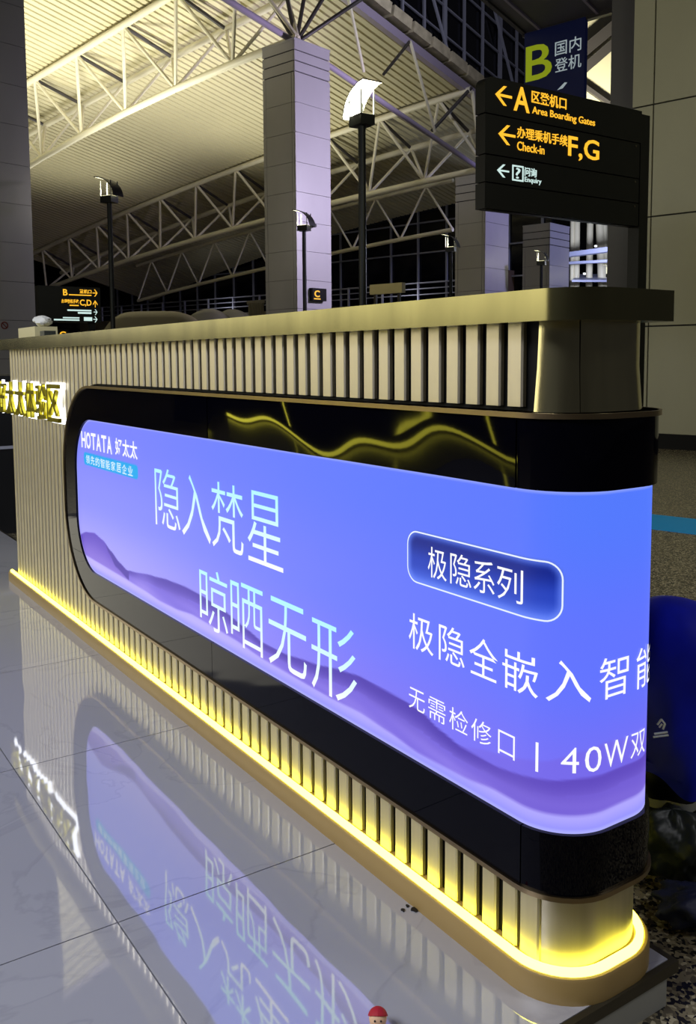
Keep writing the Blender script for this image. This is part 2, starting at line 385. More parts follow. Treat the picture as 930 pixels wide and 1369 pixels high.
def screen_col(s, z):
    t = (z-.30)/.577; q = sm(-2.4, .25, s)
    top = mixc((124, 132, 255), (88, 118, 255), q); mid = mixc((140, 144, 255), (98, 116, 255), q); low = mixc((172, 166, 255), (120, 112, 246), q)
    c = mixc(low, mid, sm(.12, .5, t)); c = mixc(c, top, sm(.5, .95, t))
    c = mixc(c, (74, 128, 250), .35*sm(-.05, .12, s)*sm(.55, 1, t))
    hc = interp(CREST, s); lo = interp(LOW, s)
    # far faint dune at the right
    fz = interp(FAINT, s); c = mixc(c, (118, 100, 226), .55*sm(.003, -.004, z-fz)*sm(-.25, -.05, s))
    # main dune
    if s < -1.87:
        fo = FOLD[0][1] if s < FOLD[0][0] else interp(FOLD, s)
        inner = mixc((138, 114, 224), (100, 76, 200), sm(lo, hc, z)); dark = (80, 58, 172)
        k = sm(-.004, .004, z-fo) if s > -2.14 else 0
        dc = mixc(inner, dark, k)
    else:
        u_ = (z-lo)/max(.01, hc-lo); dc = mixc((140, 122, 234), (82, 62, 178), sm(.15, .95, u_))
        dc = mixc(dc, (122, 104, 224), .5+.5*math.sin(s*17+u_*9)*.6) if u_ < .55 else dc
        dc = mixc(dc, (112, 88, 206), .5*sm(-.2, 0, s))
        dc = mixc(dc, mixc((170, 150, 246), (120, 104, 222), u_), .55*math.exp(-((s+1.75)/.10)**2))
    c = mixc(c, dc, sm(.0025, -.0025, z-hc))
    sand = mixc((150, 148, 255), (190, 178, 255), sm(.30, .33, z)*(1-.35*q)); c = mixc(c, sand, sm(.004, -.004, z-lo))
    # dark pill
    d = rbox(s+.1165, z-.710, .1925, .051, .030)
    if d < .004:
        pc = mixc((36, 66, 190), (84, 118, 244), sm(.70, .655, z)); pc = mixc(pc, (10, 34, 140), sm(.70, .745, z))
        pc = mixc(pc, (110, 140, 255), sm(-.017, .0, d)*.75); c = mixc(c, pc, sm(.003, -.001, d))
    e = rbox(s+2.0375, z-.726, .281, .023, .016)
    c = mixc(c, (20, 170, 240), sm(.003, -.002, e))
    # bright rim where the print meets its frame
    zl, zh = lim(s, SL_S, ST, SB_, RS_); rim_ = min(z-zl, zh-z, (s-SL_S) if s < SL_S+.05 else 1)
    c = mixc(c, (196, 200, 255), .6*sm(.008, .001, rim_))
    return lin(tuple(c))[:3]
mb = MB(); rows = []; cols = []
SEND = 2*BOX.A+BOX.L
n_s = 520; slist = sorted(set([SL_S+(SEND-SL_S)*i/n_s for i in range(n_s+1)]+[SL_S+RS_*(1-math.cos(i/16*PI/2)) for i in range(17)]+[BOX.A*i/16 for i in range(17)]+[BOX.A+BOX.L]))
NZ = 150
for s in slist:
    a, b = lim(s, SL_S, ST, SB_, RS_); r = []
    for k in range(NZ+1): z = a+(b-a)*k/NZ; r.append(P3(s, z, -.008)); cols.append(screen_col(s, z))
    rows.append(r)
mb.grid(rows); scr = mb.build('screen', M['screen'], counter, smooth=True, cols=cols, fix=False)
def bendable(vs, fs, cuts):
    bm = bmesh.new(); bv = [bm.verts.new((x, y, 0)) for x, y in vs]
    for f in fs:
        try: bm.faces.new([bv[i] for i in f])
        except ValueError: pass
    for c in cuts:
        g_ = bm.verts[:]+bm.edges[:]+bm.faces[:]; bmesh.ops.bisect_plane(bm, geom=g_, plane_co=(c, 0, 0), plane_no=(1, 0, 0), dist=1e-6)
    bmesh.ops.triangulate(bm, faces=bm.faces[:])
    bm.verts.index_update(); v2 = [(v.co.x, v.co.y) for v in bm.verts]; f2 = [tuple(v.index for v in f.verts) for f in bm.faces]; bm.free()
    return v2, f2
def scr_text(txt, s0, s1, z0, z1, off, ctop=(255, 255, 255), cbot=(255, 255, 255), name='lettering'):
    vs, fs = glyphs(txt, off)
    vs = [(s0+x*(s1-s0), z0+y*(z1-z0)) for x, y in vs]
    cuts = [i*.008 for i in range(0, 50) if s0 < i*.008 < s1]
    if cuts: vs, fs = bendable(vs, fs, cuts)
    mb = MB(); mb.add([P3(x, y, -.0062) for x, y in vs], fs)
    cc = [lin(mixc(cbot, ctop, (y-z0)/(z1-z0)))[:3] for x, y in vs]
    return mb.build(name, M['screen'], scr, cols=cc, fix=False)
T1, T2 = (178, 246, 255), (250, 252, 255)
TO = -.007
for ch, a, b in (('隐', -1.608, -1.414), ('入', -1.402, -1.204), ('梵', -1.196, -1.006), ('星', -.982, -.799)): scr_text(ch, a, b, .577, .762, TO, T1, T2)
for ch, a, b in (('晾', -1.287, -1.106), ('晒', -1.088, -.906), ('无', -.878, -.694), ('形', -.672, -.486)): scr_text(ch, a, b, .333, .508, TO, T1, T2)
W = (255, 255, 255)
for ch, a, b in (('极', -.245, -.190), ('隐', -.180, -.122), ('系', -.116, -.062), ('列', -.056, .006)): scr_text(ch, a, b, .679, .738, -.002, W, W)
for ch, a, b in (('极', -.304, -.228), ('隐', -.212, -.139), ('全', -.126, -.052), ('嵌', -.041, .037), ('入', .050, .124), ('智', .139, .209), ('能', .229, .300)): scr_text(ch, a, b, .526, .597, -.002, W, W)
for ch, a, b in (('无', -.304, -.254), ('需', -.243, -.192), ('检', -.181, -.129), ('修', -.120, -.067), ('口', -.050, -.009)): scr_text(ch, a, b, .403, .446, -.004, W, W)
scr_text('丨', .034, .039, .400, .451, 0, W, W)
for ch, a, b in (('4', .076, .105), ('0', .115, .146), ('W', .152, .212), ('双', .219, .265)): scr_text(ch, a, b, .406, .450, -.003, W, W)
for i, ch in enumerate('HOTATA'): scr_text(ch, -2.337+i*.0575, -2.337+i*.0575+.052, .766, .828, .022, W, W)
for i, ch in enumerate('好太太'): scr_text(ch, -1.964+i*.0715, -1.964+i*.0715+.069, .768, .828, .018, W, W)
for i, ch in enumerate('领先的智能家居企业'): scr_text(ch, -2.290+i*.0556, -2.290+i*.0556+.045, .709, .742, .007, (225, 250, 255), (225, 250, 255))
def ring(hx, hy, r, cx, cz, wd, n=8):
    a = []
    for (sx, sy, t0) in ((1, 1, 0), (-1, 1, 1), (-1, -1, 2), (1, -1, 3)):
        for i in range(n+1): t = (t0+i/n)*PI/2; a.append((cx+sx*(hx-r)+r*math.cos(t), cz+sy*(hy-r)+r*math.sin(t), math.cos(t), math.sin(t)))
    out = []
    for i in range(len(a)):   # subdivide the long sides
        p, q = a[i], a[(i+1) % len(a)]; out.append(p)
        L = abs(q[0]-p[0])
        if L > .05:
            for k in range(1, 40): f = k/40; out.append(tuple(p[j]+(q[j]-p[j])*f for j in range(4)))
    vs = [(p[0], p[1]) for p in out]+[(p[0]-p[2]*wd, p[1]-p[3]*wd) for p in out]; N = len(out)
    return vs, [(i, (i+1) % N, N+(i+1) % N, N+i) for i in range(N)]
vs, fs = ring(.1925, .051, .030, -.1165, .710, .0028)
mb = MB(); mb.add([P3(x, y, -.0062) for x, y in vs], fs); mb.build('badge_outline', M['screen'], scr, cols=[lin((235, 244, 255))[:3]]*len(vs), fix=False)
# ---- slats
PITCH, SW = .0535, .0365
def slat(y0, z0, z1, y1=None, cut=None):
    a, b = y0, y0+SW
    mb = MB(); x0, x1 = 1.0955, 1.085
    def zz(y, z, which):
        if cut is None: return z
        s = BOX.cy-y; lo, hi = lim(max(s, SL_B+.0002), SL_B, ZT+.006, ZB-.006, RB+.006)
        return (hi if which == 'lo' else lo)
    za, zb = (z0 if cut != 'hi' else zz(a, z0, 'lo')), (z0 if cut != 'hi' else zz(b, z0, 'lo'))
    ta, tb = (z1 if cut != 'lo' else zz(a, z1, 'hi')), (z1 if cut != 'lo' else zz(b, z1, 'hi'))
    c = .003
    vs = [(x0, a, za), (x1+c, a, za), (x1, a+c, za), (x1, b-c, zb), (x1+c, b, zb), (x0, b, zb), (x0, a, ta), (x1+c, a, ta), (x1, a+c, ta), (x1, b-c, tb), (x1+c, b, tb), (x0, b, tb)]
    fs = [(i, (i+1) % 6, 6+(i+1) % 6, 6+i) for i in range(6)]+[(0, 1, 2, 3, 4, 5), (11, 10, 9, 8, 7, 6)]
    mb.add(vs, fs); return mb
share = {}
def put_slat(y0, z0, z1, key, cut=None):
    if key and key in share:
        o = link('slat', share[key][0], counter); o.location = (0, y0-share[key][1], 0); return
    o = slat(y0, z0, z1, cut=cut).build('slat', M['slat'], counter)
    if key: share[key] = (o.data, y0)
y = 1.0885; n = 0
while y+SW < YEND-.003:
    s = BOX.cy-(y+SW)
    if s > SL_B+RB: put_slat(y, ZT+.007, 1.1495, 'u')
    elif s > SL_B-.01:
        if BOX.cy-(y) > SL_B: put_slat(y, ZT, 1.1495, None, 'hi')
        else: put_slat(y, .05, 1.1495, 'f')
    else: put_slat(y, .05, 1.1495, 'f')
    y += PITCH
y = 1.0885-PITCH
while y+SW < YEND-.003:
    s = BOX.cy-(y+SW)
    if s > SL_B+RB: put_slat(y, .05, ZB-.007, 'l')
    elif s > SL_B-.01 and BOX.cy-y > SL_B: put_slat(y, .05, ZB, None, 'lo')
    y += PITCH
# ---- plain metal cladding of the rounded near end
def clad(t0, t1, z0, z1, off0=.006, off1=None, bow=.0, m='brass'):
    mb = MB(); st = BODY.stations(t0, t1); off1 = off0 if off1 is None else off1
    rows = [[Vector((*BODY(t, off0), z0)), Vector((*BODY(t, (off0+off1)/2-bow), (z0+z1)/2)), Vector((*BODY(t, off1), z1)), Vector((*BODY(t, off1-.01), z1)), Vector((*BODY(t, off0-.01), z0)), Vector((*BODY(t, off0), z0))] for t in st]
    mb.grid(rows)
    for r in (rows[0], rows[-1]): mb.add(r[:5], [(0, 1, 2, 3, 4)])
    mb.build('end_cladding', M[m], counter, smooth=True, sharp=35)
clad(.012, .098, 1.003, 1.150, .012, .0, .002); clad(.101, 2*BODY.A+BODY.L+.25, 1.003, 1.150, .006, .0, .003)
clad(.012-.02, 2*BODY.A+BODY.L+.25, .050, .186, .010, .010, 0, 'slat')
# ---- baseboard with led channel
def basepart(name, m, sec, smooth=True):
    mb = MB(); sweep(mb, sec, BODY.stations(sB0-.02, 2*BODY.A+BODY.L+1.2), BODY); mb.build(name, m, counter, smooth=smooth, sharp=40)
basepart('baseboard', M['base'], [(-.005, 0), (.040, 0), (.040, .041), (.037, .0455), (.032, .0465), (.031, .043), (.015, .043), (.014, .047), (-.005, .047)])
basepart('led_strip', M['led'], [(.0165, .0435), (.0295, .0435), (.0298, .052), (.027, .056), (.019, .056), (.0162, .052)])
# ---- halo lit letters on the slats at the far end
word = '好太太体验区'
for i, ch in enumerate(word):
    yc1 = 3.655+(5-i)*.176; yc0 = yc1+.158
    vs, fs = glyphs(ch, .012); mb = MB()
    extrude_flat(mb, vs, fs, lambda x, y_, h, a=yc0, b=yc1: Vector((1.065-h, a+(b-a)*x, .845+y_*.155)), .014)
    le = mb.build('sign_letter', M['letter'], counter)
    vs, fs = glyphs(ch, .03); mb = MB()
    extrude_flat(mb, vs, fs, lambda x, y_, h, a=yc0+.006, b=yc1-.006: Vector((1.082-h, a+(b-a)*x, .839+y_*.167)), .010)
    mb.build('backlight', M['halo'], le)
# ------------------------------------------------------------------ platform and floor
plat = bpy.data.objects.new('floor', None); COL.objects.link(plat); plat['kind'] = 'structure'; plat['label'] = 'polished grey marble platform floor with white riser'
X1, Y0, T = 1.353, .945, .0015
tiles = {}
nx, ny = 0, 0
xe = [-3.47, -2.67, -1.865, -1.06, -.255, .55, X1-.012]
ye = [Y0+.012, 1.632]+[1.632+.803*i for i in range(1, 7)]
for i in range(len(xe)-1):
    for j in range(len(ye)-1):
        a, b, c, d = xe[i]+T, xe[i+1]-T, ye[j]+T, ye[j+1]-T
        MB().box(a, c, -.02, b, d, 0).build('floor_tile', M['marble'], plat)
MB().box(-3.47, Y0+.014, -.09, X1-.014, ye[-1], -.021).build('riser', M['white_riser'], plat)
mb = MB(); mb.box(-3.47, Y0, -.022, X1, Y0+.012, -.0002).box(X1-.012, Y0+.012, -.022, X1, ye[-1], -.0002); mb.build('edge_trim', M['dark_trim'], plat)
fl = MB().box(-40, -8, -.14, 70, 75, -.09).build('floor', M['terrazzo']); fl['kind'] = 'structure'
tp_ = MB().uvbox(5.98, -2, -.0898, 6.55, 14, -.086).build('floor_tape', M['tape']); tag(tp_, 'bright blue tape strip running across the speckled floor right of the counter', 'tape')

# opposite counter of the same make, left of the frame, seen only in the gloss black panels
oc = empty('opposite_counter', (-5.4, 11, -.09), 'matching dark counter across the hall with a glowing yellow foot strip, outside the left edge', 'counter')
MB().box(-6.0, 7, -.09, -5.1, 17, 1.05).build('body', M['core'], oc)
MB().box(-6.05, 6.95, 1.05, -5.05, 17.05, 1.10).build('counter_top', M['brass'], oc)
MB().box(-5.10, 7, -.05, -5.04, 15.1, -.0).build('led_strip', M['led'], oc)
for y_ in (7.6, 9.4, 12.2): MB().box(-5.10, y_, .1, -5.07, y_+.05, .9).build('streak_bar', M['led'], oc)  # upright glowing bars added only for streaks in the black panels
# ------------------------------------------------------------------ roof, trusses
K = .1683; U1 = 17.55; VE = 17.65
SP = 9.05; HS = .93
def g1(v): return 11.45-.095*(v-22)
def g2(v): return 10.407+.0081*v-.0018*v*v
def zc(u, v):
    k = (u-(U1-HS))/SP; return .16+g1(v)+(g2(v)-g1(v))*k
mb = MB(); pit = .27; vv = VE; prof = []
while vv < 47:
    prof += [(vv, 0), (vv+.185, 0), (vv+.20, .06), (vv+.255, .06)]; vv += pit
rows = []
for u in (-22, 0, 12, 24, 34.2):
    rows.append([UV(u, a, zc(u, a)+h) for a, h in prof])
mb.grid(rows)
ce = mb.build('ceiling', M['ceil'], fix=False); ce['kind'] = 'structure'
# trusses
def truss(u0, vs_, v1, label, fc, bd=.12, web_r=.055, tr=.11):
    """triangular truss: two top chords under the roof sheet, one bottom chord; nodes every 2.62 m"""
    t = empty('roof_truss', UV(u0, vs_, 0), label, 'truss', None)
    A = lambda v: UV(u0-HS, v, zc(u0-HS, v)-.16); B = lambda v: UV(u0+HS, v, zc(u0+HS, v)-.16-bd)
    Cc = lambda v: UV(u0, v, fc(v))
    m = 2.62; nodes = [vs_+m*i for i in range(int((v1-vs_)/m)+1)]
    for nm, fn in (('top_chord', A), ('top_chord', B), ('bottom_chord', Cc)):
        mb = MB()
        for a, b in zip(nodes, nodes[1:]): mb.tube(fn(a), fn(b), tr, 10)
        mb.build(nm, M['truss'], t, smooth=True)
    for i, a in enumerate(nodes[:-1]):
        mid = a+m/2
        for fn in (A, B):
            for c in (a, a+m): MB().tube(Cc(c), fn(mid), web_r, 8).build('web_bar', M['truss'], t, smooth=True)
        MB().tube(A(mid), B(mid), web_r*1.1, 8).build('cross_bar', M['darksteel'], t, smooth=True)
    return t, Cc
t1, C1 = truss(U1, 17.35, 36.5, 'cream steel roof truss landing on the nearest lilac column, front of the trusses', lambda v: 8.6655+.1339*v-.0046*v*v, .15)
t2, C2 = truss(26.6, 17.35, 47, 'cream steel roof truss in the middle distance behind the left lamp post', lambda v: 7.6227+.0302*v-.0018*v*v, .38)
def z3(v): x = v/.894; return 1.09+.894*(7.2015+.0142*x-.0014*x*x-1.09)
t3 = empty('roof_truss', UV(29.5, 21, 0), 'dim single plane truss hanging low against the dark glazing, below and behind the middle truss', 'truss')
n3 = [20.75+2.62*i for i in range(9)]
for nm, h in (('bottom_chord', 0), ('top_chord', 1.9)):
    mb = MB()
    for a, b in zip(n3, n3[1:]): mb.tube(UV(29.5, a, z3(a)+h), UV(29.5, b, z3(b)+h), .085, 10)
    mb.build(nm, M['truss'], t3, smooth=True)
for a in n3[:-1]:
    md = a+1.31
    for c in (a, a+2.62): MB().tube(UV(29.5, c, z3(c)), UV(29.5, md, z3(md)+1.9), .045, 8).build('web_bar', M['truss'], t3, smooth=True)
# purlin along the upper chord
# eave: fascia beam, gutter blocks
ev = empty('roof_edge', UV(20, VE-.2, zc(20, VE)), 'descending eave of the corrugated roof with a row of beige blocks on it', 'roof edge')
mb = MB(); mb.bar(UV(-12, VE-.05, zc(-12, VE)-.02), UV(30.5, VE-.05, zc(30.5, VE)-.02), .2, .26); mb.build('eave_beam', M['tie'], ev)
u_ = 17.6
while u_ < 29.8:
    a = UV(u_, VE-.16, zc(u_, VE)+.38); b = UV(u_+.86, VE-.16, zc(u_+.86, VE)+.38)
    MB().bar(a, b, .45, .34).build('gutter_block', M['ins'], ev); u_ += .98
# clerestory glazing above the eave
gz = bpy.data.objects.new('window_1', None); COL.objects.link(gz); gz['kind'] = 'structure'; gz.location = UV(24, 18.5, zc(24, VE)+.4)
mb = MB(); c = [UV(14, 18.5, zc(14, VE)+.25), UV(44, 18.5, zc(44, VE)+.25), UV(44, 18.6, zc(44, VE)+.25), UV(14, 18.6, zc(14, VE)+.25)]
mb.hexa(c+[UV(14, 18.5, 20), UV(44, 18.5, 20), UV(44, 18.6, 20), UV(14, 18.6, 20)]); mb.build('pane', M['glass'], gz)
for i in range(25):
    u = 15.3+i*1.15; MB().bar(UV(u, 18.4, zc(u, VE)+.3), UV(u, 18.4, 18), .07 if i % 3 else .14, .09).build('mullion', M['mullion'], gz)
for k in range(7):
    MB().bar(UV(14.5, 18.42, zc(14.5, VE)+.9+k*.95), UV(43, 18.42, zc(43, VE)+.9+k*.95), .06, .05).build('transom', M['mullion'], gz)
for k in range(5):
    u = 19+k*4.6; MB().tube(UV(u, 18.3, zc(u, VE)+4.6), UV(u+2.6, 18.3, zc(u+2.6, VE)+.5), .06, 6).build('brace', M['mullion'], gz)
# far glazed wall at the back of the hall
bw = bpy.data.objects.new('window_2', None); COL.objects.link(bw); bw['kind'] = 'structure'; bw.location = UV(34.5, 30, 0)
MB().uvbox(34.5, 19.2, -.09, 34.7, 62, 11).build('pane', M['glass'], bw)
for i in range(26): v = 19.6+i*1.65; MB().uvbox(34.38, v-.04, -.09, 34.48, v+.04, 10.5).build('mullion', M['mullion'], bw)
for z in (1.9, 3.3, 4.7, 6.1, 7.5, 8.9): MB().uvbox(34.34, 19.2, z-.03, 34.46, 62, z+.03).build('transom', M['mullion'], bw)
fb = MB().uvbox(62, -10, -.09, 62.4, 70, 14).build('wall_back', M['glass']); fb['kind'] = 'structure'
fw = MB().uvbox(-22, 52, -.09, 46, 52.4, 12).build('wall_far', M['glass']); fw['kind'] = 'structure'

# ------------------------------------------------------------------ columns
def column(px, py_top, d=None, v=None, wu=1.15, wv=1.5, label='', nrow=12, lx=None, rx=None, ztop=None, bands=3):
    if d: p = ondepth(px, 380, d)
    else: p = onv(px, 380, v)
    ua, va = uv(p)
    if rx: wu = uv(onv(rx, 380, va))[0]-ua
    if lx: wv = uv(onu(lx, 380, ua))[1]-va
    z = ztop if ztop else (ondepth(px, py_top, 1)-CAM).z*(ray(px, 380).length and ((p-CAM).dot(R@Vector((0, 0, 1)))))+EYE
    c = empty('hall_column', UV(ua+wu/2, va+wv/2, -.09), label, 'column', 'square hall columns' if False else None)
    MB().uvbox(ua+.03, va+.03, -.09, ua+wu-.03, va+wv-.03, z-.01).build('core', M['panelcore'], c)
    zz = z; hs = [.27]*bands; k = 0
    while True:
        h = hs[k] if k < bands else .765
        lo = max(zz-h, -.09); g_ = .03 if k < bands else .008
        e = 0.0
        MB().uvbox(ua+.004, va-e, lo+g_, ua+wu-.004, va+.035, zz-.002).build('panel', M['panel'], c)
        MB().uvbox(ua-e, va+.045, lo+g_, ua+.035, va+wv*.10, zz-.002).build('panel', M['panel'], c) if k >= bands else None
        MB().uvbox(ua-e, va+(wv*.10+.012 if k >= bands else .045), lo+g_, ua+.035, va+wv*(.9 if k >= bands else 1), zz-.002).build('panel', M['panel'], c)
        if k >= bands: MB().uvbox(ua-e, va+wv*.9+.012, lo+g_, ua+.035, va+wv, zz-.002).build('panel', M['panel'], c)
        zz = lo; k += 1
        if zz <= -.08: break
    MB().uvbox(ua-.01, va-.01, z-.012, ua+wu+.01, va+wv+.01, z+.04).build('capital', M['panel'], c)
    return c, ua, va, wu, wv, z
c1, ua1, va1, wu1, wv1, z1 = column(397, 62, v=17.05, lx=355, rx=443, label='tall square column with lilac right face standing in the centre behind the lit lamp')
c2, ua2, va2, wu2, wv2, z2 = column(648, 235, v=17.05, lx=608, rx=679, label='square panelled column seen below the left end of the overhead direction sign')
c3, ua3, va3, wu3, wv3, zz3 = column(734, 300, v=17.6, lx=698, rx=760, label='distant square column between the overhead sign and counter with lamp post before it')
p0 = onv(46, 380, 17.0); u00, v00 = uv(p0)
c0 = empty('hall_column', UV(u00-1.2, v00+1, -.09), 'grey panelled column cut off by the left edge of the picture', 'column')
MB().uvbox(u00-2.4, v00+.02, -.09, u00-.02, v00+2.0, 14).build('core', M['panelcore'], c0)
zj = [onv(30, y_, v00).z for y_ in (429,)][0]
z = zj-.766*4
while z < 13.5:
    lo = max(z, -.09)
    if z+.766 > 0: MB().uvbox(u00-2.4, v00, lo+.008, u00, v00+.03, z+.766).build('panel', M['panel'], c0)
    z += .766
# no smoking roundel on the left column
pc = onv(6, 435, v00-.01); ns = empty('no_smoking_roundel', pc, 'small round red prohibition sign on the grey column at far left', 'sign')
mb = MB(); N = 24; R0, R1 = .075, .055
for rr in range(N):
    a, b = 2*PI*rr/N, 2*PI*(rr+1)/N
    f = lambda t, r_, h: pc+UV(math.cos(t)*r_, -h, math.sin(t)*r_)
    mb.add([f(a, R0, 0), f(b, R0, 0), f(b, R1, 0), f(a, R1, 0), f(a, R0, .01), f(b, R0, .01), f(b, R1, .01), f(a, R1, .01)], [(4, 5, 6, 7), (0, 1, 5, 4), (3, 2, 6, 7), (0, 1, 2, 3)])
mb.build('ring', M['redsign'], ns)
mb = MB(); mb.bar(pc+UV(-.05, -.005, .05), pc+UV(.05, -.005, -.05), .014, .014); mb.build('slash', M['redsign'], ns)
# ties and struts
def tube_thing(name, a, b, r, m, label, cat, group=None):
    return tag(MB().tube(a, b, r, 10).build(name, m, smooth=True), label, cat, group)
top1 = UV(ua1+wu1/2, va1+wv1/2, z1+.2); top2 = UV(ua2+wu2/2, va2+wv2/2, z2+.2)
s1 = ondepth(304, 0, 21.0)
tube_thing('tie_rod', top1, top1+(s1-top1)*1.6, .085, M['tie'], 'thick lilac grey tie rod rising to the left from the head of the central column', 'rod')
tube_thing('tie_rod', top1, top2+Vector((0, 0, .1)), .085, M['tie'], 'long lilac grey tie rod between the central column head and the second column', 'rod')
def onroof(px, py):
    r = ray(px, py)/F; t = 5
    while t < 80:
        p = CAM+r*t; a, b = uv(p)
        if p.z > zc(a, b)-.1: return p
        t += .05
    return p
for i, (px, py, nm) in enumerate([(333, -46, 'first from the left'), (375, -46, 'second from the left'), (414, -46, 'third from the left'), (458, -46, 'fourth from the left'), (520, -26, 'rightmost, leaning furthest right')]):
    r = ray(px, py)/F; e = CAM+r*(24.5)
    tube_thing('column_strut', top1, e, .055, M['darksteel'], 'dark steel strut fanning up from the central column head, '+nm, 'strut')
e1 = onroof(548, 55); e2 = onroof(462, -20)
lb = ondepth(581, 176, 29.5)
tube_thing('roof_strut', e1, lb, .05, M['truss'], 'pale thin strut hanging from the eave to the long tie rod', 'strut')
tube_thing('roof_strut', e1, ondepth(512, 100, 28), .05, M['darksteel'], 'dark short strut running down left from the eave behind the lit lamp', 'strut')
tube_thing('roof_strut', e2, ondepth(486, 96, 26.5), .05, M['truss'], 'pale thin strut above the lit lamp head', 'strut')
tube_thing('roof_strut', onroof(630, 117), ondepth(577, 175, 29.5), .06, M['darksteel'], 'dark strut from the eave corner down to the long tie rod', 'strut')
tube_thing('roof_strut', onroof(631, 122), top2+Vector((0, 0, .1)), .07, M['truss'], 'pale upright strut between the eave corner and second column', 'strut')

# ------------------------------------------------------------------ right hand wall
uw = 11.43
wr = bpy.data.objects.new('wall_right', None); COL.objects.link(wr); wr.location = UV(uw, 3, -.09); wr['kind'] = 'structure'
MB().uvbox(uw+.05, -3, -.09, uw+1.5, 5.20, 9).build('core', M['panelcore'], wr)
zr = [.10, 1.505, 2.91, 4.32, 5.73, 7.14, 8.55]
vr = [5.22, 4.93, 3.2, 1.4, -.4, -2.2]
for i in range(len(vr)-1):
    for a, b in zip(zr, zr[1:]): MB().uvbox(uw, vr[i+1]+.012, a+.012, uw+.045, vr[i]-.008, b-.008).build('wall_panel', M['wall'], wr)
MB().uvbox(uw+.02, -3, -.09, uw+.049, 5.20, .095).build('skirting', M['core'], wr)
MB().uvbox(uw+.2, 5.24, -.09, uw+1.3, 5.62, 9).build('return_panel', M['dark'], wr)

# ------------------------------------------------------------------ overhead direction sign
YS_ = 5.346
sg = empty('direction_sign', (6.84, YS_+.08, -.09), 'black overhead direction sign with orange lettering for area A and check-in F,G', 'sign')
XL, XR = 4.90, 6.755
zs = [3.285, 2.998, 2.688, 2.473, 2.268]
TH = .11
for i in range(4):
    a, b = zs[i+1]+.006, zs[i]-.004
    mb = MB(); L = XL+(0 if i else 0)
    if i == 0:
        pts = [(XL, a), (XR+.02, a), (XR+.02, b)]+[(XL+.07-.07*math.sin(t*PI/12), b-.07+.07*math.cos(t*PI/12)) for t in range(0, 7)]
        vs = [Vector((x, YS_, z)) for x, z in pts]+[Vector((x, YS_+TH, z)) for x, z in pts]; n = len(pts)
        mb.add(vs, [tuple(range(n)), tuple(range(2*n-1, n-1, -1))]+[(k, (k+1) % n, n+(k+1) % n, n+k) for k in range(n)])
    else: mb.box(XL+.005, YS_, a, XR, YS_+TH, b)
    mb.build('sign_panel', M['signblack'], sg)
MB().box(XL+.03, YS_+.02, zs[4], XR, YS_+TH-.02, zs[0]-.1).build('frame', M['signblack'], sg)
MB().box(6.78, YS_+.01, -.09, 6.90, YS_+.13, 3.26).build('post', M['signblack'], sg)
mb = MB(); mb.box(6.70, YS_-.05, -.09, 6.98, YS_+.20, -.07); mb.build('base_plate', M['signblack'], sg)
for z_ in zs[1:4]: MB().tube((6.70, YS_-.006, z_-.03), (6.70, YS_, z_-.03), .008, 8).build('screw', M['dark_trim'], sg)
def on_sign(px, py): p = ony(px, py, YS_); return p.x, p.z
def sgt(parent, txt, box, m, off=.0, Y=YS_, th=.004, name='lettering'):
    # box: left, right, top-left y, bottom-left y, top-right y, bottom-right y (photograph pixels, seen on the sign's face)
    l, r, tl, bl, tr, br = box
    x0 = ony(l, tl, Y).x; x1 = ony(r, tr, Y).x
    z1_ = (ony(l, tl, Y).z+ony(r, tr, Y).z)/2; z0_ = (ony(l, bl, Y).z+ony(r, br, Y).z)/2
    if callable(txt): vs, fs = txt()
    else: vs, fs = glyphs(txt, off)
    mb = MB(); extrude_flat(mb, vs, fs, lambda x, y, h: Vector((x0+(x1-x0)*x, Y-.0005-h, z0_+(z1_-z0_)*y)), th)
    return mb.build(name, m, parent)
def arrow_left():
    t = .13; pts = [(0, .5), (.5, 0), (.68, 0), (.26, .5-t/2), (1, .5-t/2), (1, .5+t/2), (.26, .5+t/2), (.68, 1), (.5, 1)]
    return pts, [(0, 1, 2, 3), (0, 3, 6), (3, 4, 5, 6), (0, 6, 7, 8)]
def arrow_right(): p, f = arrow_left(); return [(1-x, y) for x, y in p], [tuple(reversed(g_)) for g_ in f]
def arrow_up(): p, f = arrow_left(); return [(y, 1-x) for x, y in p], f
def sq(): return [(0, 0), (1, 0), (1, 1), (0, 1)], [(0, 1, 2, 3)]
def frame_sq():
    t = .1; o = [(0, 0), (1, 0), (1, 1), (0, 1)]; i = [(t, t), (1-t, t), (1-t, 1-t), (t, 1-t)]
    return o+i, [(0, 1, 5, 4), (1, 2, 6, 5), (2, 3, 7, 6), (3, 0, 4, 7)]
zx = lambda x: 640+x/3.875
zy = lambda y: 90+y/3.875
def B(l, r, tl, bl, tr, br): return (zx(l), zx(r), zy(tl), zy(bl), zy(tr), zy(br))
O, S = M['orange'], M['signwhite']
sgt(sg, arrow_left, B(84, 170, 90, 190, 104, 206), O, name='arrow')
sgt(sg, 'A', B(180, 262, 96, 222, 110, 240), O, .012)
sgt(sg, '区登机口', B(272, 452, 124, 188, 152, 218), O, .012)
sgt(sg, 'Area Boarding Gates', B(275, 600, 205, 254, 266, 312), O, .008)
sgt(sg, arrow_left, B(100, 188, 294, 396, 306, 408), O, name='arrow')
sgt(sg, '办理乘机手续', B(197, 458, 310, 366, 350, 412), O, .012)
sgt(sg, 'Check-in', B(197, 338, 385, 430, 404, 452), O, .008)
sgt(sg, 'F,G', B(462, 622, 358, 476, 378, 502), O, .012)
sgt(sg, arrow_left, B(93, 155, 500, 566, 506, 574), S, name='arrow')
sgt(sg, frame_sq, B(172, 230, 506, 586, 512, 594), S, name='pictogram_frame')
sgt(sg, '?', B(190, 214, 520, 574, 524, 580), S, .004)
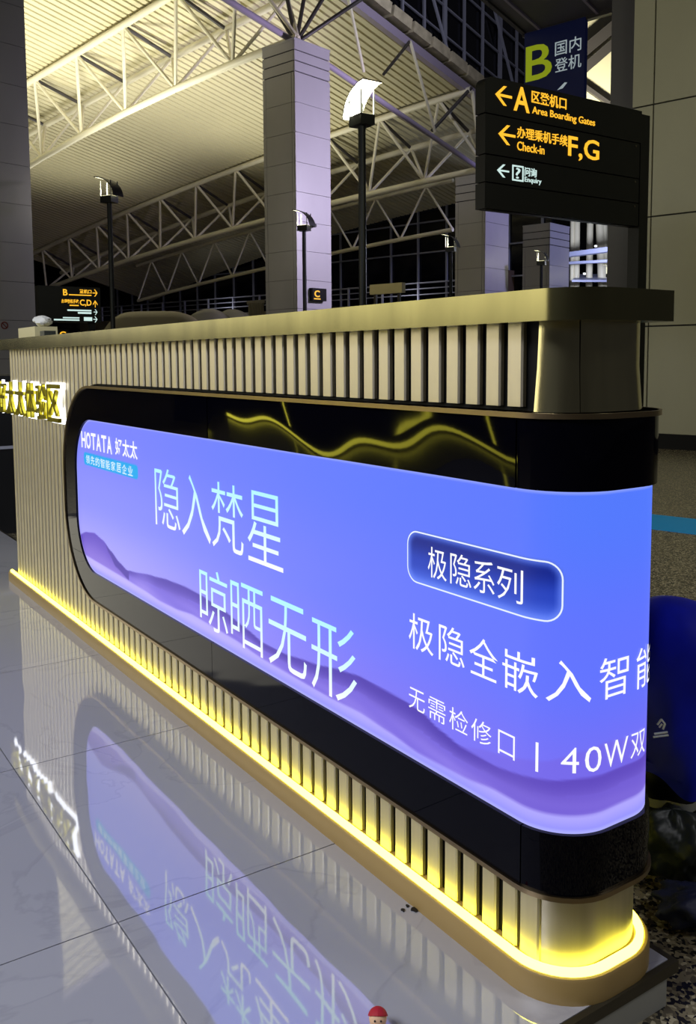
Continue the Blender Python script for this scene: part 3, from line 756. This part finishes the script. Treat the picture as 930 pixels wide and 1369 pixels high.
sgt(sg, '问询', B(236, 298, 517, 562, 526, 572), S, .01)
sgt(sg, 'Enquiry', B(236, 322, 566, 598, 580, 614), S, .004)

# ------------------------------------------------------------------ blue banner B and the roof corner it hangs from
UB = 18.53
def pb(px, py): p = onu(px, py, UB); return uv(p)[1], p.z
vL, vR = 11.07, 9.57
ban = empty('hanging_banner', UV(UB, 10.3, 6.2), 'navy hanging banner with large lime B and white characters above the black sign', 'banner')
MB().uvbox(UB, vR, 6.35, UB+.12, vL, 8.47).build('board', M['blue'], ban)
def bant(txt, l, r, t, b, m, off=0):
    v0, zt = pb(l, t[0]); v1, zt2 = pb(r, t[1]); _, zb = pb(l, b[0]); _, zb2 = pb(r, b[1]); z1_ = (zt+zt2)/2; z0_ = (zb+zb2)/2
    vs, fs = txt() if callable(txt) else glyphs(txt, off); mb = MB()
    extrude_flat(mb, vs, fs, lambda x, y, h: UV(UB-.002-h, v0+(v1-v0)*x, z0_+(z1_-z0_)*y), .01); mb.build('lettering', m, ban)
bant('B', 703, 738, (60, 58), (110, 102), M['bgreen'], .008)
bant('国内', 742, 777, (55, 48), (74, 68), M['bwhite'])
bant('登机', 742, 777, (77, 73), (97, 90), M['bwhite'])
def wing(): return [(0, 0), (.55, .1), (1, .9), (.75, 1)], [(0, 1, 2, 3)]
bant(wing, 745, 758, (112, 110), (120, 118), M['bwhite'])
# roof corner (soffit)
so = empty('upper_roof_panel', UV(UB, 11.0, 8.5), 'dark grey corner of the upper roof with a pale seam above the blue banner', 'roof panel')
V0 = 11.05
def sz_(u, v): return 8.52-K*(u-UB)
mb = MB(); c = [(UB-12, V0), (UB+.05, V0), (UB+.05, 4), (UB-12, 4)]
mb.hexa([UV(a, b, sz_(a, b)) for a, b in reversed(c)]+[UV(a, b, sz_(a, b)+.35) for a, b in reversed(c)]); mb.build('sheet', M['soffit'], so)
for b in (V0-.35, 9.3, 7.5):
    MB().bar(UV(UB-12, b, sz_(UB-12, b)-.03), UV(UB+.05, b, sz_(UB, b)-.03), .06, .06).build('seam', M['tie'], so)
MB().bar(UV(UB-12, V0+.05, sz_(UB-12, V0)+.1), UV(UB+.1, V0+.05, sz_(UB+.1, V0)+.1), .1, .3).build('edge_beam', M['darksteel'], so)
MB().bar(UV(UB+.1, V0+.1, sz_(UB, V0)+.05), UV(UB+.1, 4, sz_(UB, V0)+.05), .14, .3).build('edge_beam', M['darksteel'], so)
# lit wall piece with diagonal rafters right of the banner
lw = empty('lit_gable', UV(21, 8, 6), 'bright cream gable wedge with dark sloping rafters beside the banner', 'gable')
q = [ondepth(779, 150, 22), ondepth(850, 150, 22), ondepth(850, 0, 22), ondepth(779, 22, 22)]
dv = (ray(800, 80).normalized())*.2
MB().hexa(q+[p+dv for p in q]).build('gable_panel', M['ceil'], lw)
for (a, b, wd) in (((776, 72), (836, 22), .26), ((776, 96), (836, 44), .22), ((790, 84), (836, 46), .05), ((776, 112), (815, 140), .09)):
    MB().bar(ondepth(*a, 21.8), ondepth(*b, 21.8), .12, wd).build('rafter', M['darksteel'], lw)
lamp('SPOT', 'gable_fill', ondepth(800, 250, 19), 3000, WARM, shadow_soft_size=.2, spot_size=.62, spot_blend=.3, target=ondepth(812, 75, 22))  # spot added out of sight behind the sign to brighten the gable
# ------------------------------------------------------------------ lamp posts
def lamp_post(px, v, yaw, label, power, u=None, zt=4.45, ffactor=1.0, upl=0):
    p = onv(px, 470, v); p = Vector((p.x, p.y, -.09))
    c = empty('lamp_post', p, label, 'lamp', None)
    rot = Matrix.Rotation(yaw, 3, 'Z')
    L = lambda x, y, z: p+rot @ Vector((x, y, z))
    Z = zt+.09
    MB().tube(L(0, 0, 0), L(0, 0, Z), .05*ffactor, 12).build('post', M['post'], c, smooth=True)
    MB().tube(L(0, 0, 0), L(0, 0, .03), .14, 16).build('foot_plate', M['post'], c, smooth=True)
    h = .13
    def bx(x0, y0, z0, x1, y1, z1): return MB().hexa([L(x0, y0, z0), L(x1, y0, z0), L(x1, y1, z0), L(x0, y1, z0), L(x0, y0, z1), L(x1, y0, z1), L(x1, y1, z1), L(x0, y1, z1)])
    hd = bx(-.14, -.11, Z, .14, .11, Z+h).build('lantern_base', M['post'], c)
    bx(-.11, -.08, Z+h, .11, .08, Z+h+.012).build('lantern_lens', M['lampglass'], c)
    for sx in (-.135, .135):
        for sy in (-.1, .1): bx(sx-.008, sy-.008, Z+h, sx+.008, sy+.008, Z+h+.30).build('lantern_rod', M['post'] if sx < 0 else M['reflector'], c)
    # curved reflector
    def prof_(o): return [(.27-(.50+o)*math.sin(t), .09+(.42+o)*math.cos(t)) for t in [math.radians(2+84*i/14) for i in range(15)]]
    rows = [[L(x, y, Z+z) for y in (-.15, .15)] for x, z in prof_(0)]
    rows2 = [[L(x, y, Z+z) for y in (-.15, .15)] for x, z in prof_(.016)]
    MB().grid(rows).build('reflector', M['reflector'], c, smooth=True)
    mb = MB(); mb.grid(rows2); mb.grid([[r[0] for r in rows], [r[0] for r in rows2]]); mb.grid([[r[1] for r in rows], [r[1] for r in rows2]])
    mb.grid([rows[0], rows2[0]]); mb.grid([rows[-1], rows2[-1]]); mb.build('reflector_back', M['backplate'], c, smooth=True, sharp=30)
    if upl: lamp('SPOT', 'lantern_uplight', L(0, 0, Z+.75), upl, WARM, shadow_soft_size=.12, spot_size=2.0, spot_blend=.6, target=L(.1, 0, 14))
    pl = lamp('POINT', 'lantern_light', L(.02, 0, Z+h+.10), power, WARM, shadow_soft_size=.05)
    return c
va = uv(Vector((6.899, 9.893)))[1]
lamp_post(485, va, math.radians(-91), 'nearest lamp post with its brightly glowing white reflector in front of the tie rod', 60, zt=4.14, upl=350)
lamp_post(152, 15.95, math.radians(120), 'lamp post left of the central column with dark curved plate on top', 14, zt=4.3)
lamp_post(408, 15.91, math.radians(120), 'lamp post standing in front of the lilac face of the central column', 14, zt=4.3)
lamp_post(602, 15.8, math.radians(120), 'small lamp post close to the left side of the second column', 14, zt=4.3)
lamp_post(722, 15.8, math.radians(120), 'tiny lamp post in front of the distant third column', 14, zt=4.3)
lamp_post(813, 16.2, math.radians(120), 'farthest lamp post seen through the gap left of the sign post', 14, zt=4.3)

# ------------------------------------------------------------------ small signs in the hall
YL = 12.2
pS = ony(92, 432, YL)
ls = empty('direction_board', (ony(92, 432, YL).x, YL, -.09), 'small distant black board with orange B and C,D rows at the left', 'sign')
xa, xb = ony(51, 400, YL).x, ony(134, 400, YL).x; za, zb = ony(92, 431, YL).z, ony(92, 383, YL).z
MB().box(xa, YL, za, xb, YL+.15, zb).build('board', M['signblack'], ls)
for xx in (xa+.1, xb-.15): MB().box(xx, YL+.03, -.09, xx+.08, YL+.11, za).build('leg', M['signblack'], ls)
def lt(txt, l, r, t, b, m, off=.01): sgt(ls, txt, (l, r, t, b, t, b), m, off, Y=YL, name='lettering')
lt('B', 84, 90, 386.5, 395, O, .02); lt('登机口', 106, 122, 387, 392.5, O, .02); lt(sq, 92, 122, 393.8, 395.2, O); lt(arrow_right, 123.5, 130, 387, 396.5, O)
lt('办理乘机手续', 82, 105, 400, 405.5, O, .02); lt(sq, 93, 105, 407.5, 409, O); lt('C,D', 106.5, 122, 400.5, 410, O, .02); lt(arrow_up, 124, 130, 401.5, 411, O)
lt(sq, 90, 122, 414, 416, S); lt(sq, 104, 122, 417.2, 419.6, S); lt(arrow_right, 125, 130, 413.5, 421, S)
lt(sq, 84, 106, 424, 425.6, S); lt(sq, 72, 106, 426.6, 428.6, S); lt(sq, 112, 123, 424, 429, S); lt(arrow_right, 124.5, 130, 423, 431, S)
# C box sign on the central column
va_ = va1-.05
pc = onv(424, 394, va_)
cs = empty('letter_sign', pc, 'small black box sign with orange C on the lilac face of the central column', 'sign', None)
a = onv(415, 385, va_); b = onv(433.5, 403, va_); ua_, ub_ = uv(a)[0], uv(b)[0]
MB().uvbox(ua_, va_-.08, b.z, ub_, va_+.045, a.z).build('box', M['signblack'], cs)
def vt(parent, txt, l, r, t, b_, vq, m, off=.02):
    x0 = uv(onv(l, t, vq))[0]; x1 = uv(onv(r, t, vq))[0]; z1_ = onv(l, t, vq).z; z0_ = onv(l, b_, vq).z
    vs, fs = txt() if callable(txt) else glyphs(txt, off); mb = MB()
    extrude_flat(mb, vs, fs, lambda x, y, h: UV(x0+(x1-x0)*x, vq-.001-h, z0_+(z1_-z0_)*y), .01); mb.build('lettering', m, parent)
vt(cs, 'C', 420, 427, 388, 397, va_-.08, O); vt(cs, sq, 419.5, 428, 398.5, 400, va_-.08, O)
pd = onv(418, 302, va1-.02); tag(MB().tube(pd, pd+UV(0, -.1, 0)-UV(0, 0, 0), .05, 12).build('wall_sensor', M['ink'], smooth=True), 'small dark round sensor high on the lilac face of the central column', 'sensor')
# second C sign low at left, behind the counter
p2 = onv(83, 447, 12.5); cs2 = empty('letter_sign', Vector((p2.x, p2.y, -.09)), 'small black sign with orange C peeking over the counter under the left board', 'sign')
z2_ = onv(83, 440, 12.5).z; uu2 = uv(p2)[0]
MB().uvbox(uu2-.12, 12.5, z2_-.3, uu2+.12, 12.58, z2_).build('box', M['signblack'], cs2); MB().uvbox(uu2-.02, 12.52, -.09, uu2+.02, 12.56, z2_-.3).build('stem', M['signblack'], cs2)
vt(cs2, 'C', 79.5, 87.5, 443, 451, 12.5, O)
# ------------------------------------------------------------------ hall furniture behind the counter
def dome(px0, px1, ptop, pbot, d, m, name, label, cat, e=2.6, depth=3.0, skew=0.0):
    a = ondepth(px0, pbot, d); b = ondepth(px1, pbot, d); zt = ondepth((px0+px1)/2, ptop, d).z; zb = -.09
    ax = (b-a); ax.z = 0; L = ax.length; ax.normalize(); nr = Vector((-ax.y, ax.x, 0))
    mb = MB(); rows = []
    for j in range(13):
        q_ = -1+2*j/12; row = []
        for i in range(33):
            t = -1+2*i/32; hh = max(0, 1-abs(t)**e)**(1/1.6)*max(0, 1-abs(q_)**4)**.5
            zz = a.z-.25+(zt-a.z+.25)*hh*(1+skew*t)
            row.append(Vector((a.x, a.y, 0))+ax*(L*(i/32))+nr*(depth*(q_+1)/2)+Vector((0, 0, zz)))
        rows.append(row)
    mb.grid(rows)
    rim = [rows[0][i] for i in range(33)]
    for r_ in (rows[0], rows[-1], [r[0] for r in rows], [r[-1] for r in rows]): mb.grid([r_, [Vector((p.x, p.y, zb)) for p in r_]])
    o = mb.build(name, m, smooth=True, sharp=50); return tag(o, label, cat)
dome(132, 256, 413, 436, 19, M['kiosk'], 'kiosk_canopy', 'long beige rounded kiosk roof behind the counter beside the left lamp post', 'kiosk', e=5, depth=2.5)
dome(240, 300, 410, 424, 23, M['tarp'], 'covered_stall', 'grey cloth covered mound to the right of the beige kiosk roof', 'cover', e=2.2, skew=.1)
dome(285, 330, 411, 420, 27.5, M['tarp'], 'covered_stall', 'smaller grey covered mound nearest the central column', 'cover', e=2.4, skew=-.1)
# balcony with railing along the back
bl = empty('balcony', UV(31, 30, -.09), 'long dim gallery with metal railing along the back of the hall', 'balcony')
MB().uvbox(31, 21.5, 3.0, 31.3, 50, 3.55).build('parapet', M['kiosk'], bl)
for i in range(7): MB().uvbox(31.05, 22+i*4.4, -.09, 31.25, 22.2+i*4.4, 3.0).build('column_support', M['darksteel'], bl)
for z_ in (3.85, 4.1, 4.35): MB().uvbox(31.05, 21.5, z_, 31.10, 50, z_+.04).build('rail', M['mullion'], bl)
for i in range(15): MB().uvbox(31.04, 21.6+i*2, 3.55, 31.12, 21.68+i*2, 4.4).build('railing_post', M['mullion'], bl)
# beige box sign far right of the central column
pbx = ondepth(494, 393, 33); uq, vq_ = uv(pbx); 
bs = empty('light_box', Vector((pbx.x, pbx.y, -.09)), 'beige rectangular panel low in the dark between the central and second columns', 'panel')
w_ = uv(onu(537, 393, uq))[1]
MB().uvbox(uq, w_, ondepth(494, 394, 33).z, uq+.2, vq_, ondepth(494, 381, 33).z).build('panel_face', M['cream'], bs)
for vv_ in (vq_-.2, w_+.2): MB().uvbox(uq+.05, vv_-.05, -.09, uq+.15, vv_+.05, ondepth(494, 394, 33).z).build('leg', M['darksteel'], bs)
# posts beside the second column and before the central column
dk = empty('barrier_screen', ondepth(345, 420, 25)*1.0, 'row of thin dark slats left of the foot of the central column', 'barrier')
dk.location.z = -.09
for i in range(6):
    p = ondepth(334+i*3.4, 420, 25); p.z = -.09; MB().box(p.x-.03, p.y-.03, -.09, p.x+.03, p.y+.03, ondepth(340, 405, 25).z).build('slat', M['kiosk'], dk)
p_, q__ = ondepth(330, 405, 25), ondepth(354, 403, 25); MB().bar(p_, q__, .1, .1).build('rail', M['kiosk'], dk)
# bright structure seen between third column and the wall
DC = 44
pav = empty('far_pavilion', ondepth(790, 380, DC)*1.0, 'far bright bay of pale tubes and a lilac cross beam beside the sign post', 'pavilion'); pav.location.z = -.09
for (x0, x1, rr) in ((765, 765, .10), (771, 771, .16), (789, 787, .16), (801, 812, .22), (806, 817, .18)):
    a = ondepth(x1, 384, DC); a.z = -.09; b = ondepth(x0, 270, DC); MB().tube(a, b, rr, 10).build('tube_post', M['truss'], pav, smooth=True)
MB().bar(ondepth(757, 341, DC-1), ondepth(835, 331, DC-3), .4, .22).build('cross_beam', M['lilac'], pav)
MB().bar(ondepth(757, 352, DC-1), ondepth(835, 348, DC-3), .3, .12).build('cross_beam', M['lilac'], pav)
MB().hexa([ondepth(764, 377, 43), ondepth(820, 377, 43), ondepth(818, 369, 46), ondepth(774, 369, 46)]+[p+Vector((0, 0, .1)) for p in (ondepth(764, 377, 43), ondepth(820, 377, 43), ondepth(818, 369, 46), ondepth(774, 369, 46))]).build('canopy', M['lilac'], pav)
for (x_, y_) in ((781, 366), (796, 329)): MB().tube(ondepth(x_-1.5, y_, 42.5), ondepth(x_+1.5, y_, 42.5), .04, 8).build('bulb', M['halo'], pav)
lamp('POINT', 'pavilion_light', ondepth(800, 350, 39), 900, (.75, .8, 1.0), shadow_soft_size=.4)
# brown low block between second and third column
pq = ondepth(690, 375, 40); tag(MB().box(pq.x-1.2, pq.y-.5, -.09, pq.x+1.0, pq.y+.5, ondepth(690, 364, 40).z).build('brown_cabinet', mat('brown wood', (70, 48, 24), .5)), 'low brown cabinet in the dark gap between the second and third columns', 'cabinet')
# dark block past the far end of the counter
dc = empty('dark_block', (1.5, 6.9, -.09), 'low black block past the far end of the slatted counter at left', 'cabinet')
MB().box(.6, 6.4, -.09, 3.0, 7.3, 1.0).build('body', M['suitcase'], dc); MB().box(.58, 6.385, .50, 3.0, 6.40, .52).build('groove_strip', M['mullion'], dc)
# ------------------------------------------------------------------ things on the counter
cb = onx(55, 448, 1.16)
cr_ = MB(); cr_.box(1.11, 3.18, 1.2, 1.23, 3.34, 1.2365); 
def on_top(px0, px1, xx): return ony, onx(px0, 447, xx).y, onx(px1, 447, xx).y
ya, yb = onx(42, 447, 1.16).y, onx(65, 447, 1.16).y
bz = onx(53, 438, 1.16).z
tag(MB().box(1.10, yb, 1.2, 1.20, ya, bz).build('cream_box', M['cream']), 'small cream card box standing on the far part of the counter top', 'box')
mb = MB(); yc = onx(60, 440, 1.16).y
rows = []
for j in range(9):
    th = PI*j/8; rows.append([Vector((1.15+.035*math.sin(th)*math.cos(ph)*(1+.35*math.sin(3*ph+j)), yc+.06*math.sin(th)*math.sin(ph)*(1+.3*math.cos(5*ph+j*2)), bz+.026-.026*math.cos(th))) for ph in [2*PI*k/14 for k in range(15)]])
mb.grid(rows); tag(mb.build('crumpled_tissue', M['paper'], smooth=True), 'crumpled white tissue lying on the cream box on the counter', 'tissue')
yd = onx(72, 444, 1.16).y; tag(MB().box(1.11, yd-.03, 1.2, 1.16, yd+.04, 1.228).build('grey_box', M['olive']), 'tiny dull grey box beside the cream box on the counter top', 'box')

# ------------------------------------------------------------------ jacket over suitcase behind the near end
DJ = 2.05
jc = ondepth(905, 950, DJ)
fw_ = Vector((0, 0, 1)); rt = (R @ Vector((1, 0, 0))); rt.z = 0; rt.normalize(); bk = (R @ Vector((0, 0, 1))); bk.z = 0; bk.normalize()
base = Vector((jc.x, jc.y, -.09))
def J(x, y, z): return base+rt*x+bk*y+Vector((0, 0, z+.09))
zt_j, zb_j = ondepth(890, 812, DJ).z, ondepth(890, 1070, DJ).z
sc_ = empty('travel_case', base, 'black wheeled case standing under the navy jacket behind the near end', 'suitcase')
mb = MB()
def rbx(x0, x1, y0, y1, z0, z1, r):
    pts = []
    for (cx_, cy_, t0) in ((x1-r, y1-r, 0), (x0+r, y1-r, 1), (x0+r, y0+r, 2), (x1-r, y0+r, 3)):
        for i in range(5): t = (t0+i/4)*PI/2; pts.append((cx_+r*math.cos(t), cy_+r*math.sin(t)))
    n = len(pts); m2 = MB(); vs = []
    for (zz, ins) in ((z0, r*.5), (z0+r*.5, 0), (z1-r*.5, 0), (z1, r*.5)):
        cx_, cy_ = (x0+x1)/2, (y0+y1)/2
        for (a, b) in pts: vs.append(J(cx_+(a-cx_)*(1-ins/(x1-x0)*2), cy_+(b-cy_)*(1-ins/(y1-y0)*2), zz))
    fs = [tuple(range(n-1, -1, -1)), tuple(range(3*n, 4*n))]
    for k in range(3): fs += [(k*n+i, k*n+(i+1) % n, (k+1)*n+(i+1) % n, (k+1)*n+i) for i in range(n)]
    m2.add(vs, fs); return m2
rbx(-.07, .13, .05, .17, -.03, zt_j-.03, .05).build('shell', M['suitcase'], sc_, smooth=True)
for x_ in (-.06, .12): MB().tube(J(x_, .05, -.06), J(x_+.02, .05, -.06), .03, 12).build('wheel', M['ink'], sc_, smooth=True)
for x_ in (-.055, .125): MB().bar(J(x_, .06, -.06), J(x_, .06, -.02), .02, .02).build('wheel_fork', M['ink'], sc_)
# jacket: closed draped shape hanging over the case
mb = MB(); rows = []; NS, NT = 64, 26
W2 = .135
for j in range(NT+1):
    t = j/NT; row = []
    pk = zt_j
    if t < .32:
        k = t/.32; rr = math.sin(k*PI/2); zz = zt_j-.13*(1-math.cos(k*PI/2))
    else:
        k = (t-.32)/.68; rr = 1+.12*math.sin(k*PI*.9); zz = zt_j-.13-(zt_j-.13-zb_j)*k
    for i in range(NS):
        a = 2*PI*i/NS
        f = 1+.07*math.sin(3*a+2.2*t*4)*t+.045*math.sin(7*a-5*t)*t+.035*math.sin(11*a+9*t)*t
        x = .045-.04*(1-rr)+.145*rr*f*math.cos(a); y = .11+.135*rr*f*math.sin(a)
        if t > .9: zz += .012*math.sin(4*a)
        row.append(J(x, y, zz))
    row.append(row[0]); rows.append(row)
mb.grid(rows); jk = mb.build('navy_jacket', M['navy'], smooth=True, sharp=80)
sub = jk.modifiers.new('s', 'SUBSURF'); sub.levels = 1; sub.render_levels = 1
tag(jk, 'navy blue jacket with small white emblem draped behind the near end of the counter', 'jacket')
# pale hem lining and emblem as parts
mb = MB(); rows = []
for i in range(NS+1):
    q1 = rows and None; p = Vector(jk.data.vertices[0].co)
rr = [Vector(r) for r in [rows_ for rows_ in []]]
def hem(t, dz, sc):
    o = []
    for i in range(NS+1):
        a = 2*PI*i/NS; f = 1+.07*math.sin(3*a+8.8)+.045*math.sin(7*a-5)+.035*math.sin(11*a+9)
        x = .045+.145*1.037*sc*f*math.cos(a); y = .11+.135*1.037*sc*f*math.sin(a)
        o.append(J(x, y, zb_j+dz+.012*math.sin(4*a)+.006*math.sin(9*a)))
    return o
MB().grid([hem(1, .004, .985), hem(1, -.016, .99), hem(1, -.018, .90)]).build('pale_lining', M['lining'], jk, smooth=True)
pe = ondepth(882, 975, DJ-.14)
def E_(x, z): 
    return pe+rt*x+Vector((0, 0, z))-bk*.0
for (a, b, r_) in (((-.006, .010), (.002, .022), .0022), ((.002, .022), (.010, .012), .0022), ((.010, .012), (.006, .0), .0022), ((-.002, .004), (.004, .012), .002), ((-.012, -.010), (.016, -.006), .0022), ((-.014, -.017), (.018, -.013), .0022)):
    MB().tube(E_(*a)-bk*.0, E_(*b), r_, 6).build('emblem_stroke', M['white'], jk)
# dark bag on the floor right of the near end, with crumpled cloth before it
def blob(cx_, cy_, cz, rx, ry, rz, m, name, amp=.12, seed=0, parent=None, fq=3):
    rnd = random.Random(seed); ph = [rnd.random()*6 for _ in range(9)]; rows = []
    for j in range(29):
        th = PI*j/28; row = []
        for i in range(49):
            a = 2*PI*(i % 48)/48
            k = 1+amp*(math.sin(fq*a+ph[0]+2*th)*math.sin(3*th+ph[1])+.6*math.sin(2*fq*a+ph[2])*math.sin(5*th+ph[3])+.5*math.sin((3*fq+1)*a+ph[4]+4*th)*math.sin(9*th+ph[5]))*math.sin(th)
            z = cz-rz*math.cos(th)*(1 if amp < .2 else k)
            row.append(J(cx_+rx*k*math.sin(th)*math.cos(a), cy_+ry*k*math.sin(th)*math.sin(a), max(-.088, z)))
        rows.append(row)
    return MB().grid(rows).build(name, m, parent, smooth=True, sharp=80)
tag(blob(-.02, -.04, -.005, .085, .07, .08, M['olive'], 'dark_bag', .24, 3), 'dark olive bag on the floor between the jacket and the counter', 'bag')
tag(blob(.0, -.195, -.055, .10, .065, .035, M['navydark'], 'crumpled_cloth', .25, 5, fq=4), 'crumpled dark navy cloth lying on the speckled floor beside the platform', 'cloth')

# ------------------------------------------------------------------ small things on the platform
fg = onz(505, 1380, 0); fi = empty('figurine', Vector((fg.x, fg.y, 0)), 'tiny figurine in a red cap standing on the marble, cut off by the bottom edge', 'figurine')
fz = .030
def sph(c, r, m, name, parent, t0=0, t1=PI, sx=1, sy=1, sz=1):
    rows = []
    for j in range(13):
        th = t0+(t1-t0)*j/12; rows.append([c+Vector((r*sx*math.sin(th)*math.cos(a), r*sy*math.sin(th)*math.sin(a), r*sz*math.cos(th))) for a in [2*PI*k/20 for k in range(21)]])
    return MB().grid(rows).build(name, m, parent, smooth=True, sharp=80)
ft = onz(505, 1354, 0)
fz = .024; hc = Vector((fg.x, fg.y, fz))
sph(Vector((fg.x, fg.y, .010)), .011, M['paper'], 'body', fi, sz=.95)
sph(hc, .0145, M['skin'], 'head', fi)
cdir = (CAM-hc).normalized(); sd_ = cdir.cross(Vector((0, 0, 1))).normalized(); up_ = sd_.cross(cdir)
rows = []
for jj in range(11):
    th = PI*.46*jj/10; rows.append([hc+up_*(.0010+.0164*math.cos(th))+(cdir*math.cos(a)+sd_*math.sin(a))*.0164*math.sin(th) for a in [2*PI*k/20 for k in range(21)]])
MB().grid(rows).build('cap', M['red'], fi, smooth=True, sharp=80)
for k in (-1, 1): sph(hc+cdir*.0138+sd_*k*.005-up_*.004, .0016, M['ink'], 'eye', fi)
for k, (dx, dy) in enumerate(((0, 0), (-.020, .012), (.012, -.012), (-.004, .018), (.016, .006))):
    c_ = onz(554, 1217, 0); r_ = (.006, .0035, .0035, .003, .0025)[k]
    o = MB().prism([(c_.x+dx+r_*math.cos(a)*(1+.4*math.sin(3*a+k)), c_.y+dy+r_*1.4*math.sin(a)) for a in [2*PI*i/9 for i in range(9)]], 0.0002, .0025).build('dark_crumb', M['ink'])
    tag(o, ('largest dark crumb on the marble beside the glowing baseboard', 'small dark crumb on the marble, leftmost of its cluster', 'small dark crumb on the marble, closest to the bottom of the picture', 'small dark crumb on the marble, farthest from the viewer in its cluster', 'smallest dark crumb on the marble, nearest the glowing baseboard')[k], 'debris', 'dark crumbs on the marble by the glowing baseboard')
